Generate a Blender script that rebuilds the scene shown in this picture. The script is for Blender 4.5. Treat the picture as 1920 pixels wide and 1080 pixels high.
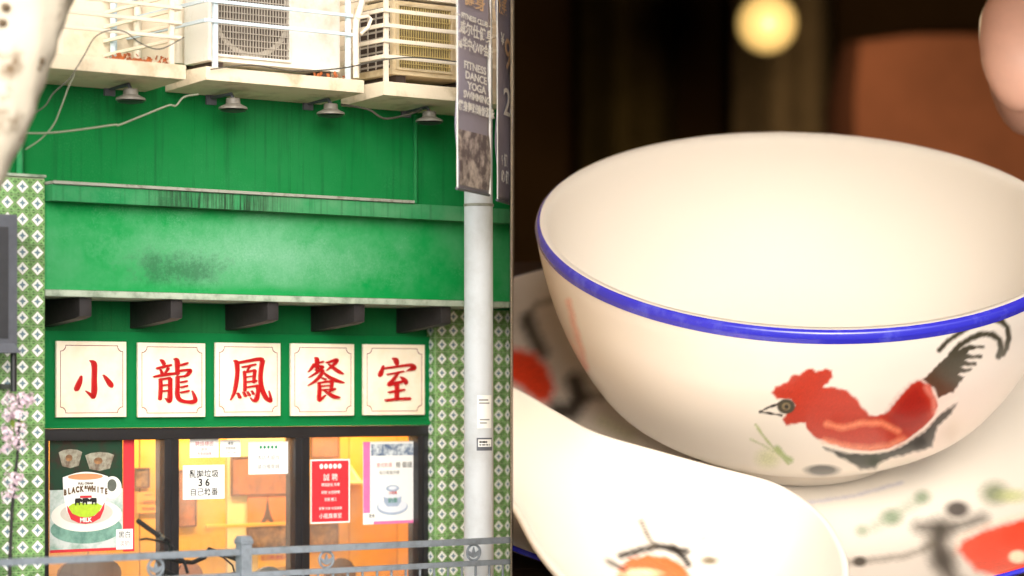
import bpy, bmesh, math, random
import numpy as np
from mathutils import Vector, Matrix

random.seed(7)
rng = np.random.default_rng(7)
S = bpy.context.scene
for o in list(bpy.data.objects):
    bpy.data.objects.remove(o)
COL = S.collection

# ------------------------------------------------------------------ camera
F, YAW, HOR = 4700.0, math.radians(37), 735.0
CAM = np.array([-13.0, -19.25, 2.35])
RIGHT = np.array([math.cos(YAW), -math.sin(YAW), 0.0])
FWD = np.array([math.sin(YAW), math.cos(YAW), 0.0])
UP = np.array([0.0, 0.0, 1.0])
cd = bpy.data.cameras.new('camera')
cam = bpy.data.objects.new('camera', cd)
COL.objects.link(cam)
cam.location = CAM
cam.rotation_euler = (math.radians(90), 0, -YAW)
cd.sensor_width = 36.0
cd.lens = 36.0 * F / 1920.0
cd.shift_y = (HOR - 540.0) / 1920.0
cd.clip_end = 500
cd.clip_start = 0.5
cd.dof.use_dof = True
cd.dof.focus_distance = 21.5
cd.dof.aperture_fstop = (cd.lens / 1000.0) / 0.195
S.camera = cam

# ------------------------------------------------------------------ world, sun, exposure
SUN_EL, SUN_AZ = math.radians(21), math.radians(212)   # azimuth of the sun, clockwise from +Y
wd = bpy.data.worlds.new('World'); S.world = wd; wd.use_nodes = True
nt = wd.node_tree; nt.nodes.clear()
sky = nt.nodes.new('ShaderNodeTexSky'); sky.sky_type = 'NISHITA'; sky.sun_disc = False
sky.sun_elevation = SUN_EL; sky.sun_rotation = SUN_AZ
sky.air_density = 1.0; sky.dust_density = 4.0; sky.ozone_density = 1.0
hsv = nt.nodes.new('ShaderNodeHueSaturation'); hsv.inputs['Saturation'].default_value = 0.22
bg = nt.nodes.new('ShaderNodeBackground'); bg.inputs['Strength'].default_value = 0.15
wo = nt.nodes.new('ShaderNodeOutputWorld')
nt.links.new(sky.outputs[0], hsv.inputs['Color']); nt.links.new(hsv.outputs[0], bg.inputs[0]); nt.links.new(bg.outputs[0], wo.inputs[0])
sd = bpy.data.lights.new('sun', 'SUN'); sd.energy = 1.05; sd.angle = math.radians(50); sd.color = (1, 0.95, 0.87)
sun = bpy.data.objects.new('sun', sd); COL.objects.link(sun)
dirv = Vector((math.sin(SUN_AZ) * math.cos(SUN_EL), math.cos(SUN_AZ) * math.cos(SUN_EL), math.sin(SUN_EL)))
sun.rotation_euler = dirv.to_track_quat('Z', 'Y').to_euler()
sun.location = (-10, -30, 30)
S.view_settings.view_transform = 'Standard'; S.view_settings.look = 'None'
S.view_settings.gamma = 1.0
S.view_settings.exposure = 0.82
S.cycles.max_bounces = 5; S.cycles.diffuse_bounces = 3; S.cycles.glossy_bounces = 3; S.cycles.transparent_max_bounces = 12
S.cycles.use_denoising = True

# ------------------------------------------------------------------ helpers
def P(px, py, Y):
    """point of the plane Y = const seen at a photo pixel"""
    d = RIGHT * ((px - 960.0) / F) + FWD + UP * ((HOR - py) / F)
    t = (Y - CAM[1]) / d[1]
    return CAM + d * t
def PX(px, Y): return float(P(px, HOR, Y)[0])
def PZ(px, py, Y): return float(P(px, py, Y)[2])
def CW(u, v, w):
    """right, forward, up metres from the camera to a world point"""
    return CAM + RIGHT * u + FWD * v + UP * w
def RP(px, py, v): return CW((px - 960.0) / F * v, v, (HOR - py) / F * v)
def project(p):
    q = np.asarray(p) - CAM
    v = q @ FWD
    return 960.0 + F * (q @ RIGHT) / v, HOR - F * (q @ UP) / v

def lin(c): return c / 12.92 if c <= 0.04045 else ((c + 0.055) / 1.055) ** 2.4
def srgb(r, g, b): return (lin(r / 255.0), lin(g / 255.0), lin(b / 255.0))

def mat(name, col, rough=0.6, var=0.12, scale=6.0, bump=0.0, bscale=40.0, metal=0.0, emit=None, estr=0.0, spec=0.5, coat=0.0, col2=None, thr=(0.45, 0.65)):
    m = bpy.data.materials.new(name); m.use_nodes = True
    n = m.node_tree.nodes; l = m.node_tree.links
    b = n['Principled BSDF']
    b.inputs['Roughness'].default_value = rough; b.inputs['Metallic'].default_value = metal
    b.inputs['Specular IOR Level'].default_value = spec
    b.inputs['Coat Weight'].default_value = coat; b.inputs['Coat Roughness'].default_value = 0.06
    tc = n.new('ShaderNodeTexCoord')
    nz = n.new('ShaderNodeTexNoise'); nz.inputs['Scale'].default_value = scale; nz.inputs['Detail'].default_value = 8; nz.inputs['Roughness'].default_value = 0.65
    l.new(tc.outputs['Object'], nz.inputs['Vector'])
    rp = n.new('ShaderNodeValToRGB')
    c = np.array(col)
    if col2 is None:
        rp.color_ramp.elements[0].position = 0.3; rp.color_ramp.elements[1].position = 0.7
        rp.color_ramp.elements[0].color = (*np.clip(c * (1 - var), 0, 1), 1); rp.color_ramp.elements[1].color = (*np.clip(c * (1 + var), 0, 1), 1)
    else:
        rp.color_ramp.elements[0].position = thr[0]; rp.color_ramp.elements[1].position = thr[1]
        rp.color_ramp.elements[0].color = (*col, 1); rp.color_ramp.elements[1].color = (*col2, 1)
    l.new(nz.outputs['Fac'], rp.inputs[0]); l.new(rp.outputs[0], b.inputs['Base Color'])
    if bump > 0:
        n2 = n.new('ShaderNodeTexNoise'); n2.inputs['Scale'].default_value = bscale; n2.inputs['Detail'].default_value = 5
        l.new(tc.outputs['Object'], n2.inputs['Vector'])
        bp = n.new('ShaderNodeBump'); bp.inputs['Strength'].default_value = bump; bp.inputs['Distance'].default_value = 0.01
        l.new(n2.outputs['Fac'], bp.inputs['Height']); l.new(bp.outputs[0], b.inputs['Normal'])
    if emit is not None:
        b.inputs['Emission Color'].default_value = (*emit, 1); b.inputs['Emission Strength'].default_value = estr
    return m

class MB:
    """collects shapes in world coordinates; faces may carry material slots"""
    def __init__(s): s.v = []; s.f = []; s.m = []
    def add(s, vs, fs, mi=0):
        o = len(s.v); s.v += [tuple(map(float, p)) for p in vs]
        for f in fs: s.f.append(tuple(i + o for i in f)); s.m.append(mi)
        return s
    def box(s, x0, x1, y0, y1, z0, z1, mi=0):
        v = [(x, y, z) for x in (x0, x1) for y in (y0, y1) for z in (z0, z1)]
        return s.add(v, [(0, 1, 3, 2), (4, 6, 7, 5), (0, 4, 5, 1), (2, 3, 7, 6), (0, 2, 6, 4), (1, 5, 7, 3)], mi)
    def hexa(s, b, t, mi=0):
        """two quads (each 4 points) joined to a solid"""
        return s.add(list(b) + list(t), [(3, 2, 1, 0), (4, 5, 6, 7), (0, 1, 5, 4), (1, 2, 6, 5), (2, 3, 7, 6), (3, 0, 4, 7)], mi)
    def tube(s, pts, rad, n=10, cap=True, mi=0):
        pts = [np.array(p, float) for p in pts]
        rad = [rad] * len(pts) if np.isscalar(rad) else list(rad)
        rings = []; prev = None
        for i, p in enumerate(pts):
            a = pts[max(i - 1, 0)]; b = pts[min(i + 1, len(pts) - 1)]
            t = (b - a) / (np.linalg.norm(b - a) + 1e-9)
            if prev is None:
                h = np.array([0, 0, 1.0]) if abs(t[2]) < 0.9 else np.array([1.0, 0, 0])
                x = np.cross(t, h)
            else:
                x = prev - t * (prev @ t)
            x /= np.linalg.norm(x) + 1e-9; prev = x; y = np.cross(t, x)
            rings.append([p + rad[i] * (math.cos(2 * math.pi * k / n) * x + math.sin(2 * math.pi * k / n) * y) for k in range(n)])
        v = [q for r in rings for q in r]; f = []
        for i in range(len(pts) - 1):
            for k in range(n):
                f.append((i * n + k, i * n + (k + 1) % n, (i + 1) * n + (k + 1) % n, (i + 1) * n + k))
        if cap:
            f.append(tuple(range(n - 1, -1, -1))); f.append(tuple((len(pts) - 1) * n + k for k in range(n)))
        return s.add(v, f, mi)
    def lathe(s, prof, c, ax=(0, 0, 1), n=32, mi=0):
        """profile of (r, h) round an axis"""
        c = np.array(c, float); ax = np.array(ax, float); ax /= np.linalg.norm(ax)
        h = np.array([1.0, 0, 0]) if abs(ax[0]) < 0.9 else np.array([0, 1.0, 0])
        x = np.cross(ax, h); x /= np.linalg.norm(x); y = np.cross(ax, x)
        v = []; f = []
        for r, z in prof:
            for k in range(n):
                a = 2 * math.pi * k / n
                v.append(c + ax * z + r * (math.cos(a) * x + math.sin(a) * y))
        for i in range(len(prof) - 1):
            for k in range(n):
                f.append((i * n + k, i * n + (k + 1) % n, (i + 1) * n + (k + 1) % n, (i + 1) * n + k))
        return s.add(v, f, mi)
    def poly(s, pts, mi=0):
        return s.add(pts, [tuple(range(len(pts)))], mi)
    def prism(s, pts, off, mi=0):
        """closed outline pushed along a vector"""
        n = len(pts); off = np.array(off, float)
        b = [np.array(p, float) for p in pts]
        f = [tuple(range(n)), tuple(range(2 * n - 1, n - 1, -1))] + [(i, i + n, (i + 1) % n + n, (i + 1) % n) for i in range(n)]
        return s.add(b + [p + off for p in b], f, mi)

ORG = {}
def empty(name, loc, label=None, cat=None, group=None):
    o = bpy.data.objects.new(name, None); COL.objects.link(o); o.location = loc
    o.empty_display_size = 0.1
    ORG[o.name] = np.array(loc, float)
    tag(o, label, cat, group)
    return o
def tag(o, label=None, cat=None, group=None, kind=None):
    if label: o['label'] = label
    if cat: o['category'] = cat
    if group: o['group'] = group
    if kind: o['kind'] = kind
    return o
def obj(name, mb, mats, parent=None, smooth=None, bevel=0.0, origin=None, kind=None, recalc=True):
    me = bpy.data.meshes.new(name)
    v = np.array(mb.v, float)
    org = np.array(origin, float) if origin is not None else (v.min(0) + v.max(0)) / 2
    v = v - org
    me.from_pydata(v.tolist(), [], mb.f)
    if not isinstance(mats, (list, tuple)): mats = [mats]
    for m in mats: me.materials.append(m)
    if len(mats) > 1: me.polygons.foreach_set('material_index', mb.m)
    if recalc or bevel:
        bm = bmesh.new(); bm.from_mesh(me)
        if recalc: bmesh.ops.recalc_face_normals(bm, faces=bm.faces)
        if bevel: bmesh.ops.bevel(bm, geom=list(bm.edges), offset=bevel, segments=2, affect='EDGES', clamp_overlap=True, profile=0.7)
        bm.to_mesh(me); bm.free()
    if smooth is not None:
        me.polygons.foreach_set('use_smooth', [True] * len(me.polygons))
        me.set_sharp_from_angle(angle=math.radians(smooth))
    me.update()
    o = bpy.data.objects.new(name, me); COL.objects.link(o)
    place(o, org, parent)
    if kind: o['kind'] = kind
    return o
def place(o, org, parent):
    org = np.array(org, float)
    ORG[o.name] = org
    if parent is not None:
        o.parent = parent; o.location = org - ORG[parent.name]
    else:
        o.location = org
def inst(name, me, org, parent):
    o = bpy.data.objects.new(name, me); COL.objects.link(o); place(o, org, parent); return o
def box(name, x0, x1, y0, y1, z0, z1, m, parent=None, bevel=0.0):
    return obj(name, MB().box(x0, x1, y0, y1, z0, z1), m, parent, bevel=bevel, smooth=30 if bevel else None)

def text_mesh(s, size, ext=0.0006, bold=0.0, sx=1.0, align='CENTER', sp=1.0):
    cu = bpy.data.curves.new('lettering', 'FONT'); cu.body = s; cu.size = size; cu.extrude = ext; cu.offset = bold
    cu.align_x = align; cu.align_y = 'CENTER'; cu.resolution_u = 3; cu.space_character = sp
    t = bpy.data.objects.new('lettering', cu); COL.objects.link(t)
    bpy.context.view_layer.update()
    me = bpy.data.meshes.new_from_object(t.evaluated_get(bpy.context.evaluated_depsgraph_get()))
    bpy.data.objects.remove(t); bpy.data.curves.remove(cu)
    v = np.empty(len(me.vertices) * 3); me.vertices.foreach_get('co', v); v = v.reshape(-1, 3); v[:, 0] *= sx
    w = np.stack([v[:, 0], -v[:, 2], v[:, 1]], 1)
    me.vertices.foreach_set('co', w.ravel()); me.update()
    return me
def text(s, size, X, Y, Z, m, parent, name='lettering', bold=0.0, sx=1.0, roty=0.0, align='CENTER', sp=1.0):
    me = text_mesh(s, size, bold=bold, sx=sx, align=align, sp=sp); me.materials.clear(); me.materials.append(m)
    o = inst(name, me, (X, Y, Z), parent); o.rotation_euler = (0, roty, 0)
    return o
# ------------------------------------------------------------------ materials
def green_paint(name, base, faded, dark, cx=None, cz=None, fade=0.5, streak=0.35, drip=None):
    """oil paint on render: chalky faded areas, mould spots and vertical run marks"""
    m = bpy.data.materials.new(name); m.use_nodes = True
    n = m.node_tree.nodes; l = m.node_tree.links; b = n['Principled BSDF']
    geo = n.new('ShaderNodeNewGeometry')
    def noise(sc, det=8, vec=None, rough=0.65):
        z = n.new('ShaderNodeTexNoise'); z.inputs['Scale'].default_value = sc; z.inputs['Detail'].default_value = det; z.inputs['Roughness'].default_value = rough
        l.new(vec if vec is not None else geo.outputs['Position'], z.inputs['Vector']); return z.outputs['Fac']
    def ramp(src, a, c):
        r = n.new('ShaderNodeMapRange'); r.inputs[1].default_value = a; r.inputs[2].default_value = c; l.new(src, r.inputs[0]); r.clamp = True; return r.outputs[0]
    def mix(f, a, c):
        x = n.new('ShaderNodeMix'); x.data_type = 'RGBA'; l.new(f, x.inputs[0])
        for i, q in ((6, a), (7, c)):
            if isinstance(q, tuple): x.inputs[i].default_value = (*q, 1)
            else: l.new(q, x.inputs[i])
        return x.outputs[2]
    def mul(a, k):
        x = n.new('ShaderNodeMath'); x.operation = 'MULTIPLY'
        l.new(a, x.inputs[0])
        if isinstance(k, float): x.inputs[1].default_value = k
        else: l.new(k, x.inputs[1])
        return x.outputs[0]
    big = ramp(noise(0.9, 6), 0.42, 0.72)
    fine = ramp(noise(38, 4), 0.35, 0.65)
    c = mix(mul(big, fade), base, faded)
    sp = mul(ramp(noise(60, 3), 0.5, 0.75), ramp(noise(1.6, 5), 0.5, 0.72))
    c = mix(mul(sp, 0.6), c, faded)
    if cx is not None:
        # a chalky bloom with a dark green washed patch in it, where the old sign stood
        def blob(x, z, rx, rz, e=0.55, K=1.1):
            mp = n.new('ShaderNodeMapping'); mp.vector_type = 'TEXTURE'
            mp.inputs['Location'].default_value = (x, -0.8, z); mp.inputs['Scale'].default_value = (rx, 50, rz)
            l.new(geo.outputs['Position'], mp.inputs[0])
            le = n.new('ShaderNodeVectorMath'); le.operation = 'LENGTH'; l.new(mp.outputs[0], le.inputs[0])
            ad = n.new('ShaderNodeMath'); ad.operation = 'MULTIPLY_ADD'; ad.inputs[1].default_value = K; l.new(noise(4, 10, rough=0.78), ad.inputs[0]); sp_ = n.new('ShaderNodeMath'); sp_.operation = 'MULTIPLY_ADD'; sp_.inputs[1].default_value = K * 0.45; l.new(noise(34, 6, rough=0.8), sp_.inputs[0]); l.new(le.outputs['Value'], sp_.inputs[2]); l.new(sp_.outputs[0], ad.inputs[2])
            return ramp(ad.outputs[0], 0.95 + K * 0.72, 0.95 + K * 0.72 - e)
        gr = n.new('ShaderNodeMapRange'); gr.inputs[1].default_value = 0.36; gr.inputs[2].default_value = 0.6; gr.inputs[3].default_value = 0.45; gr.inputs[4].default_value = 1.0; l.new(noise(48, 5, rough=0.8), gr.inputs[0])
        c = mix(mul(mul(blob(cx, cz + 0.0, 1.75, 0.36, 1.0, 1.6), 0.8), gr.outputs[0]), c, faded)
        c = mix(mul(blob(cx - 0.78, cz - 0.13, 0.62, 0.20, 0.9, 4.0), 0.62), c, dark)
        c = mix(mul(blob(cx + 0.1, cz - 0.33, 2.6, 0.10, 0.8, 2.5), 0.85), c, base)
    mp = n.new('ShaderNodeMapping'); mp.inputs['Scale'].default_value = (9, 9, 0.35); l.new(geo.outputs['Position'], mp.inputs[0])
    st = mul(ramp(noise(2.2, 5, mp.outputs[0]), 0.53, 0.78), streak)
    c = mix(st, c, dark)
    if drip is not None:
        # black run marks below the flashing
        sx = n.new('ShaderNodeSeparateXYZ'); l.new(geo.outputs['Position'], sx.inputs[0])
        m1 = mul(ramp(sx.outputs[0], drip[0] - 0.05, drip[0] + 0.25), ramp(sx.outputs[0], drip[1] + 0.25, drip[1] - 0.35))
        mp2 = n.new('ShaderNodeMapping'); mp2.inputs['Scale'].default_value = (26, 1, 1.1); l.new(geo.outputs['Position'], mp2.inputs[0])
        c = mix(mul(mul(m1, ramp(noise(2.0, 6, mp2.outputs[0], 0.7), 0.40, 0.62)), 0.9), c, (0.012, 0.022, 0.012))
        c = mix(mul(mul(m1, ramp(noise(3.0, 8), 0.45, 0.7)), 0.6), c, (0.02, 0.04, 0.02))
    l.new(c, b.inputs['Base Color'])
    b.inputs['Roughness'].default_value = 0.7; b.inputs['Specular IOR Level'].default_value = 0.2
    bp = n.new('ShaderNodeBump'); bp.inputs['Strength'].default_value = 0.3; bp.inputs['Distance'].default_value = 0.006
    l.new(noise(70, 4), bp.inputs['Height']); l.new(bp.outputs[0], b.inputs['Normal'])
    return m

GB, GF, GD = srgb(0, 112, 50), srgb(64, 142, 92), srgb(2, 46, 22)
M_green = green_paint('green_wall_paint', GB, GF, GD, fade=0.22, streak=0.5)
_c = P(480, 480, -0.75)
M_fascia = green_paint('green_fascia_paint', srgb(0, 138, 64), srgb(126, 176, 146), srgb(6, 70, 38), cx=float(_c[0]), cz=float(_c[2]), fade=0.4, streak=0.05)
M_strip = green_paint('green_strip_paint', srgb(26, 128, 72), srgb(112, 158, 120), srgb(22, 50, 28), fade=0.7, streak=0.6, drip=(PX(275, -0.9), PX(530, -0.9)))
M_board = green_paint('green_board_paint', srgb(0, 116, 58), srgb(16, 126, 68), GD, fade=0.2, streak=0.1)
M_under = green_paint('green_soffit_wall_paint', srgb(8, 112, 56), srgb(60, 120, 70), GD, fade=0.4, streak=0.3)
M_lip = mat('weathered_lip', srgb(168, 178, 160), 0.8, col2=srgb(70, 92, 66), scale=5, thr=(0.45, 0.75), bump=0.3)
M_metalgrey = mat('zinc_flashing', srgb(150, 150, 138), 0.6, col2=srgb(90, 78, 60), scale=9, thr=(0.5, 0.75))
M_cream = mat('cream_render', srgb(232, 214, 188), 0.85, col2=srgb(186, 160, 122), scale=2.0, thr=(0.5, 0.8), bump=0.25)
M_concrete = mat('cream_concrete', srgb(232, 214, 186), 0.85, col2=srgb(160, 138, 96), scale=2.6, thr=(0.5, 0.78), bump=0.4, bscale=25)
M_creambar = mat('cream_bar_paint', srgb(240, 226, 204), 0.5, col2=srgb(168, 120, 82), scale=7, thr=(0.58, 0.8))
M_bluebar = mat('pale_blue_bar_paint', srgb(206, 220, 228), 0.5, col2=srgb(168, 150, 130), scale=6, thr=(0.6, 0.85))
M_acwhite = mat('air_conditioner_white', srgb(236, 232, 222), 0.5, col2=srgb(196, 178, 148), scale=2.4, thr=(0.5, 0.78))
M_actan = mat('air_conditioner_tan', srgb(226, 206, 168), 0.55, col2=srgb(176, 146, 96), scale=5, thr=(0.5, 0.8))
M_dark = mat('dark_opening', srgb(66, 52, 44), 0.8)
M_fin = mat('grille_fin_grey', srgb(176, 166, 152), 0.5, 0.15)
M_fintan = mat('grille_fin_tan', srgb(208, 184, 122), 0.5, 0.2)
M_rust = mat('dry_leaves_rust', srgb(176, 96, 48), 0.9, 0.3, scale=20)
M_bracket = mat('dark_stained_timber', srgb(36, 32, 33), 0.6, 0.35, scale=9, bump=0.3, bscale=30)
M_plate = mat('cream_sign_acrylic', srgb(254, 242, 220), 0.4, col2=srgb(246, 222, 184), scale=3.0, thr=(0.45, 0.8))
M_plateedge = mat('cream_sign_edge', srgb(232, 206, 160), 0.4, 0.05)
M_red = mat('red_letter_enamel', srgb(182, 16, 22), 0.35, 0.08, scale=8)
M_line = mat('dark_red_border_line', srgb(138, 42, 30), 0.5, 0.15)
M_frame = mat('black_window_frame', srgb(34, 33, 36), 0.35, 0.2, scale=4)
M_tgreen = mat('tile_green_glaze', srgb(126, 166, 104), 0.22, 0.12, scale=9, coat=0.4)
for m_, k_ in ((M_tgreen, 0.28),):
    n_ = m_.node_tree.nodes; b_ = n_['Principled BSDF']; src = b_.inputs['Base Color'].links[0].from_socket
    oi = n_.new('ShaderNodeObjectInfo'); hs_ = n_.new('ShaderNodeHueSaturation'); mr = n_.new('ShaderNodeMapRange')
    mr.inputs[3].default_value = 1 - k_; mr.inputs[4].default_value = 1 + k_
    m_.node_tree.links.new(oi.outputs['Random'], mr.inputs[0]); m_.node_tree.links.new(mr.outputs[0], hs_.inputs['Value']); m_.node_tree.links.new(src, hs_.inputs['Color']); m_.node_tree.links.new(hs_.outputs[0], b_.inputs['Base Color'])
M_tdark = mat('tile_dark_green_glaze', srgb(76, 104, 62), 0.25, 0.2, scale=9)
M_twhite = mat('tile_white_glaze', srgb(238, 240, 232), 0.2, 0.04, coat=0.4)
M_tblue = mat('tile_grey_blue_glaze', srgb(112, 136, 148), 0.22, 0.1)
M_tbrown = mat('tile_olive_line', srgb(112, 112, 74), 0.3, 0.1)
M_grout = mat('grout', srgb(176, 184, 154), 0.9, 0.15)
M_pole = mat('galvanised_pole_paint', srgb(208, 211, 214), 0.6, col2=srgb(184, 184, 183), scale=2.2, thr=(0.45, 0.8), bump=0.15, bscale=60)
M_rail = mat('grey_railing_paint', srgb(122, 130, 138), 0.5, col2=srgb(96, 102, 108), scale=12, thr=(0.45, 0.75), bump=0.2, bscale=90)
M_banner = mat('mauve_grey_banner', srgb(154, 148, 164), 0.7, 0.06, scale=3)
M_white = mat('white_paper', srgb(244, 243, 238), 0.7, 0.02)
M_print_white = mat('white_print', srgb(238, 236, 232), 0.6, 0.03)
M_black = mat('black_ink', srgb(28, 26, 26), 0.6, 0.1)
M_grey = mat('grey_ink', srgb(150, 146, 142), 0.6, 0.1)
M_pink = mat('pink_print', srgb(232, 120, 176), 0.6, 0.12, scale=14)
M_redpaper = mat('red_paper', srgb(208, 48, 58), 0.6, 0.08, scale=14)
M_pinkink = mat('faded_red_ink', srgb(214, 140, 140), 0.6, 0.1)
M_greenink = mat('green_ink', srgb(20, 140, 90), 0.6, 0.1)
M_gold = mat('brown_gold_ink', srgb(96, 68, 34), 0.6, 0.1)
M_yellow = mat('amber_panel_laminate', srgb(240, 170, 58), 0.55, 0.1, scale=2.5)
M_yellow2 = mat('pale_amber_laminate', srgb(246, 206, 140), 0.5, 0.08, scale=2.5)
M_pic = mat('dark_photo_print', srgb(104, 74, 56), 0.5, col2=srgb(190, 140, 90), scale=9, thr=(0.4, 0.7))
M_pic2 = mat('red_brown_print', srgb(196, 118, 76), 0.5, col2=srgb(140, 100, 80), scale=7, thr=(0.4, 0.7))
M_wood = mat('brown_wood', srgb(120, 76, 40), 0.5, 0.3, scale=5)
M_bark = mat('plane_tree_bark', srgb(204, 192, 172), 0.85, col2=srgb(120, 98, 72), scale=2.2, thr=(0.52, 0.62), bump=0.6, bscale=12)
M_wire = mat('grey_cable', srgb(140, 140, 120), 0.6, 0.1)
M_wiredark = mat('dark_cable', srgb(84, 80, 70), 0.6, 0.1)
M_lampgrey = mat('lamp_cast_metal', srgb(128, 122, 112), 0.5, 0.2, scale=10)
M_boxgrey = mat('charcoal_box_metal', srgb(92, 94, 102), 0.6, 0.15, scale=8, bump=0.2)
M_boxpanel = mat('charcoal_box_panel', srgb(60, 60, 64), 0.5, 0.2, scale=5)
M_asphalt = mat('asphalt', (0.05, 0.05, 0.05), 0.9, 0.25, scale=30, bump=0.4, bscale=120)
M_paving = mat('grey_paving', srgb(150, 146, 140), 0.85, 0.12, scale=4, bump=0.2)
M_stone = mat('kerb_stone', srgb(165, 162, 156), 0.85, 0.12, scale=6, bump=0.2)

def XA(Y): return -13.0 + (Y + 19.25) * math.tan(YAW) - 0.016   # where the partition beside the facade stands

# ------------------------------------------------------------------ ground
gm = MB().add([(-150, -150, -0.13), (200, -150, -0.13), (200, 200, -0.13), (-150, 200, -0.13)], [(0, 1, 2, 3)])
tag(obj('road', gm, M_asphalt), kind='structure')
pv = tag(box('pavement', -30, XA(-3.3), -3.2, -0.02, -0.3, -0.012, M_stone), kind='structure')
slab = MB().box(-0.295, 0.295, -0.295, 0.295, -0.012, 0.0)
proto = obj('paving_slab', slab, M_paving, pv, origin=(0, 0, 0)); pm = proto.data; bpy.data.objects.remove(proto)
for i in range(9):
    for j in range(5):
        inst('paving_slab', pm, (-4.6 + i * 0.6, -2.75 + j * 0.6, 0.0), pv)
tag(box('kerb', -30, XA(-3.5), -3.36, -3.205, -0.3, 0.003, M_stone), kind='structure')

# ------------------------------------------------------------------ the restaurant building
B = empty('restaurant_building', (-1.2, 0, 0), 'green painted restaurant front with canopy, tiled pillars and glazed shop window', 'building')
YC = -0.75                      # canopy face
YU = -0.6                       # upper green wall
xl, xr = -9.0, XA(0)
PLX = PX(84, -0.78)             # right edge of the tiled pillar beside the shopfront
zc0 = PZ(480, 553, YC); zc1 = PZ(480, 398, YC - 0.0); zs1 = PZ(480, 366, YC - 0.15)
zu1 = 5.05
# window opening measures
zw1 = PZ(450, 800, 0); zb0 = zw1; zb1 = PZ(450, 626, 0)
wx0, wx1 = PX(60, 0), PX(800, 0)
# walls
box('upper_wall', xl, XA(YU), YU, 0.3, zs1 - 0.02, zu1, M_green, B)
box('lintel_wall', PLX - 0.6, XA(0), 0.0, 0.3, zb1, zc0 + 0.05, M_under, B)
sb = box('sign_board', PLX - 0.6, PX(808, -0.05), -0.05, 0.05, zb0, zb1, M_board, B, bevel=0.006)
box('sign_board_frame', PLX - 0.6, PX(808, -0.05), -0.07, -0.0502, zb0, zb0 + 0.03, M_board, sb)
# canopy and its trim
cn = box('canopy', PLX + 0.004, XA(YC), YC, 0.02, zc0, zs1 - 0.03, M_fascia, B, bevel=0.008)
box('fascia_strip', PLX + 0.006, XA(YC - 0.15), YC - 0.15, YC + 0.05, zc1, zs1, M_strip, B, bevel=0.006)
box('drip_lip', PLX + 0.005, XA(YC - 0.03), YC - 0.03, 0.01, zc0 - 0.055, zc0 - 0.002, M_lip, B, bevel=0.008)
fl = MB(); x2 = PX(776, YC - 0.16)
fl.box(PLX + 0.005, x2, YC - 0.175, YU - 0.002, zs1 + 0.003, zs1 + 0.028)
obj('flashing', fl, M_metalgrey, B, bevel=0.004, smooth=30)
for px in (776,):
    x = PX(px, YU)
    obj('downpipe', MB().tube([(x, YU - 0.025, zs1 + 0.03), (x, YU - 0.025, zu1 - 0.2)], 0.022, 10), M_under, B, smooth=40)
xp = PX(32, YU)
obj('downpipe', MB().tube([(xp, YU - 0.05, 3.4), (xp, YU - 0.05, zu1 - 0.2)], 0.03, 10), M_strip, B, smooth=40)
# faint panel joints in the upper wall
for px in (545, 365):
    x = PX(px, YU)
    box('wall_joint', x - 0.006, x + 0.006, YU - 0.004, YU + 0.05, zs1 + 0.03, zu1 - 0.1, M_green, B)
# timber brackets below the canopy
for px, pb in ((100, 588), (268, 596), (446, 600), (606, 602), (766, 606), (934, 606)):
    x = PX(px - 14, 0)
    w = 0.055; zt = zc0 - 0.06; zb = zt - 0.225
    pr = [(x - w, 0.0, zt), (x - w, YC + 0.03, zt), (x - w, YC + 0.03, zt - 0.15), (x - w, YC + 0.12, zt - 0.17), (x - w, -0.02, zb), (x - w, 0.0, zb)]
    if x + w < XA(0) - 0.3:
        obj('bracket', MB().prism(pr, (2 * w, 0, 0)), M_bracket, B, bevel=0.006, smooth=30)
# tiled pillars
tl = 0.132
t = MB(); h = 0.485; d = 0.42
t.box(-h * tl, h * tl, -0.006, 0.006, -h * tl, h * tl, 0)
def dia(r, y, mi): t.add([(r * tl, y, 0), (0, y, r * tl), (-r * tl, y, 0), (0, y, -r * tl)], [(0, 1, 2, 3)], mi)
for sx in (-1, 1):
    for sz in (-1, 1):
        for (ax, az) in ((0.44, 0.20), (0.20, 0.44)):
            a = [(sx * (0.46 if ax > az else 0.26) * tl, -0.0065, sz * (0.26 if ax > az else 0.46) * tl)]
            if ax > az: q = [(0.46, 0.14), (0.46, 0.36), (0.35, 0.27)]
            else: q = [(0.14, 0.46), (0.36, 0.46), (0.27, 0.35)]
            t.add([(sx * u * tl, -0.0068, sz * w_ * tl) for u, w_ in q], [(0, 1, 2)], 1)
dia(0.455, -0.0072, 4); dia(0.40, -0.0078, 2)
st = []
for k in range(8):
    r = (0.23 if k % 2 == 0 else 0.11) * tl; a = k * math.pi / 4
    st.append((r * math.cos(a), -0.0084, r * math.sin(a)))
t.add(st, [tuple(range(8))], 3)
pt = obj('tile', t, [M_tgreen, M_tdark, M_twhite, M_tblue, M_tbrown], None, origin=(0, 0, 0))
tile_me = pt.data; bpy.data.objects.remove(pt)
ztop = PZ(42, 334, -0.78)
box('side_wall', xl, PLX - 4 * tl - 0.006, -0.6, 0.25, 0.0, ztop + 0.3, M_under, B)
pil = box('tiled_pillar', PLX - 4 * tl - 0.004, PLX - 0.002, -0.772, 0.25, 0.0, ztop + 0.01, M_grout, B)
box('pillar_coping', PLX - 4 * tl - 0.01, PLX + 0.006, -0.80, 0.25, ztop + 0.012, ztop + 0.035, M_lip, B, bevel=0.006)
nrow = int((ztop - 0.6) / tl)
for i in range(4):
    for j in range(nrow):
        o = inst('tile', tile_me, (PLX - (i + 0.5) * tl, -0.775 + random.uniform(-0.001, 0.0015), ztop - (j + 0.5) * tl), pil); o.rotation_euler = (random.gauss(0, 0.012), random.gauss(0, 0.008), random.gauss(0, 0.012))
YR = -0.14
rx0 = PX(817, YR)
zt2 = zc0 - 0.06
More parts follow.
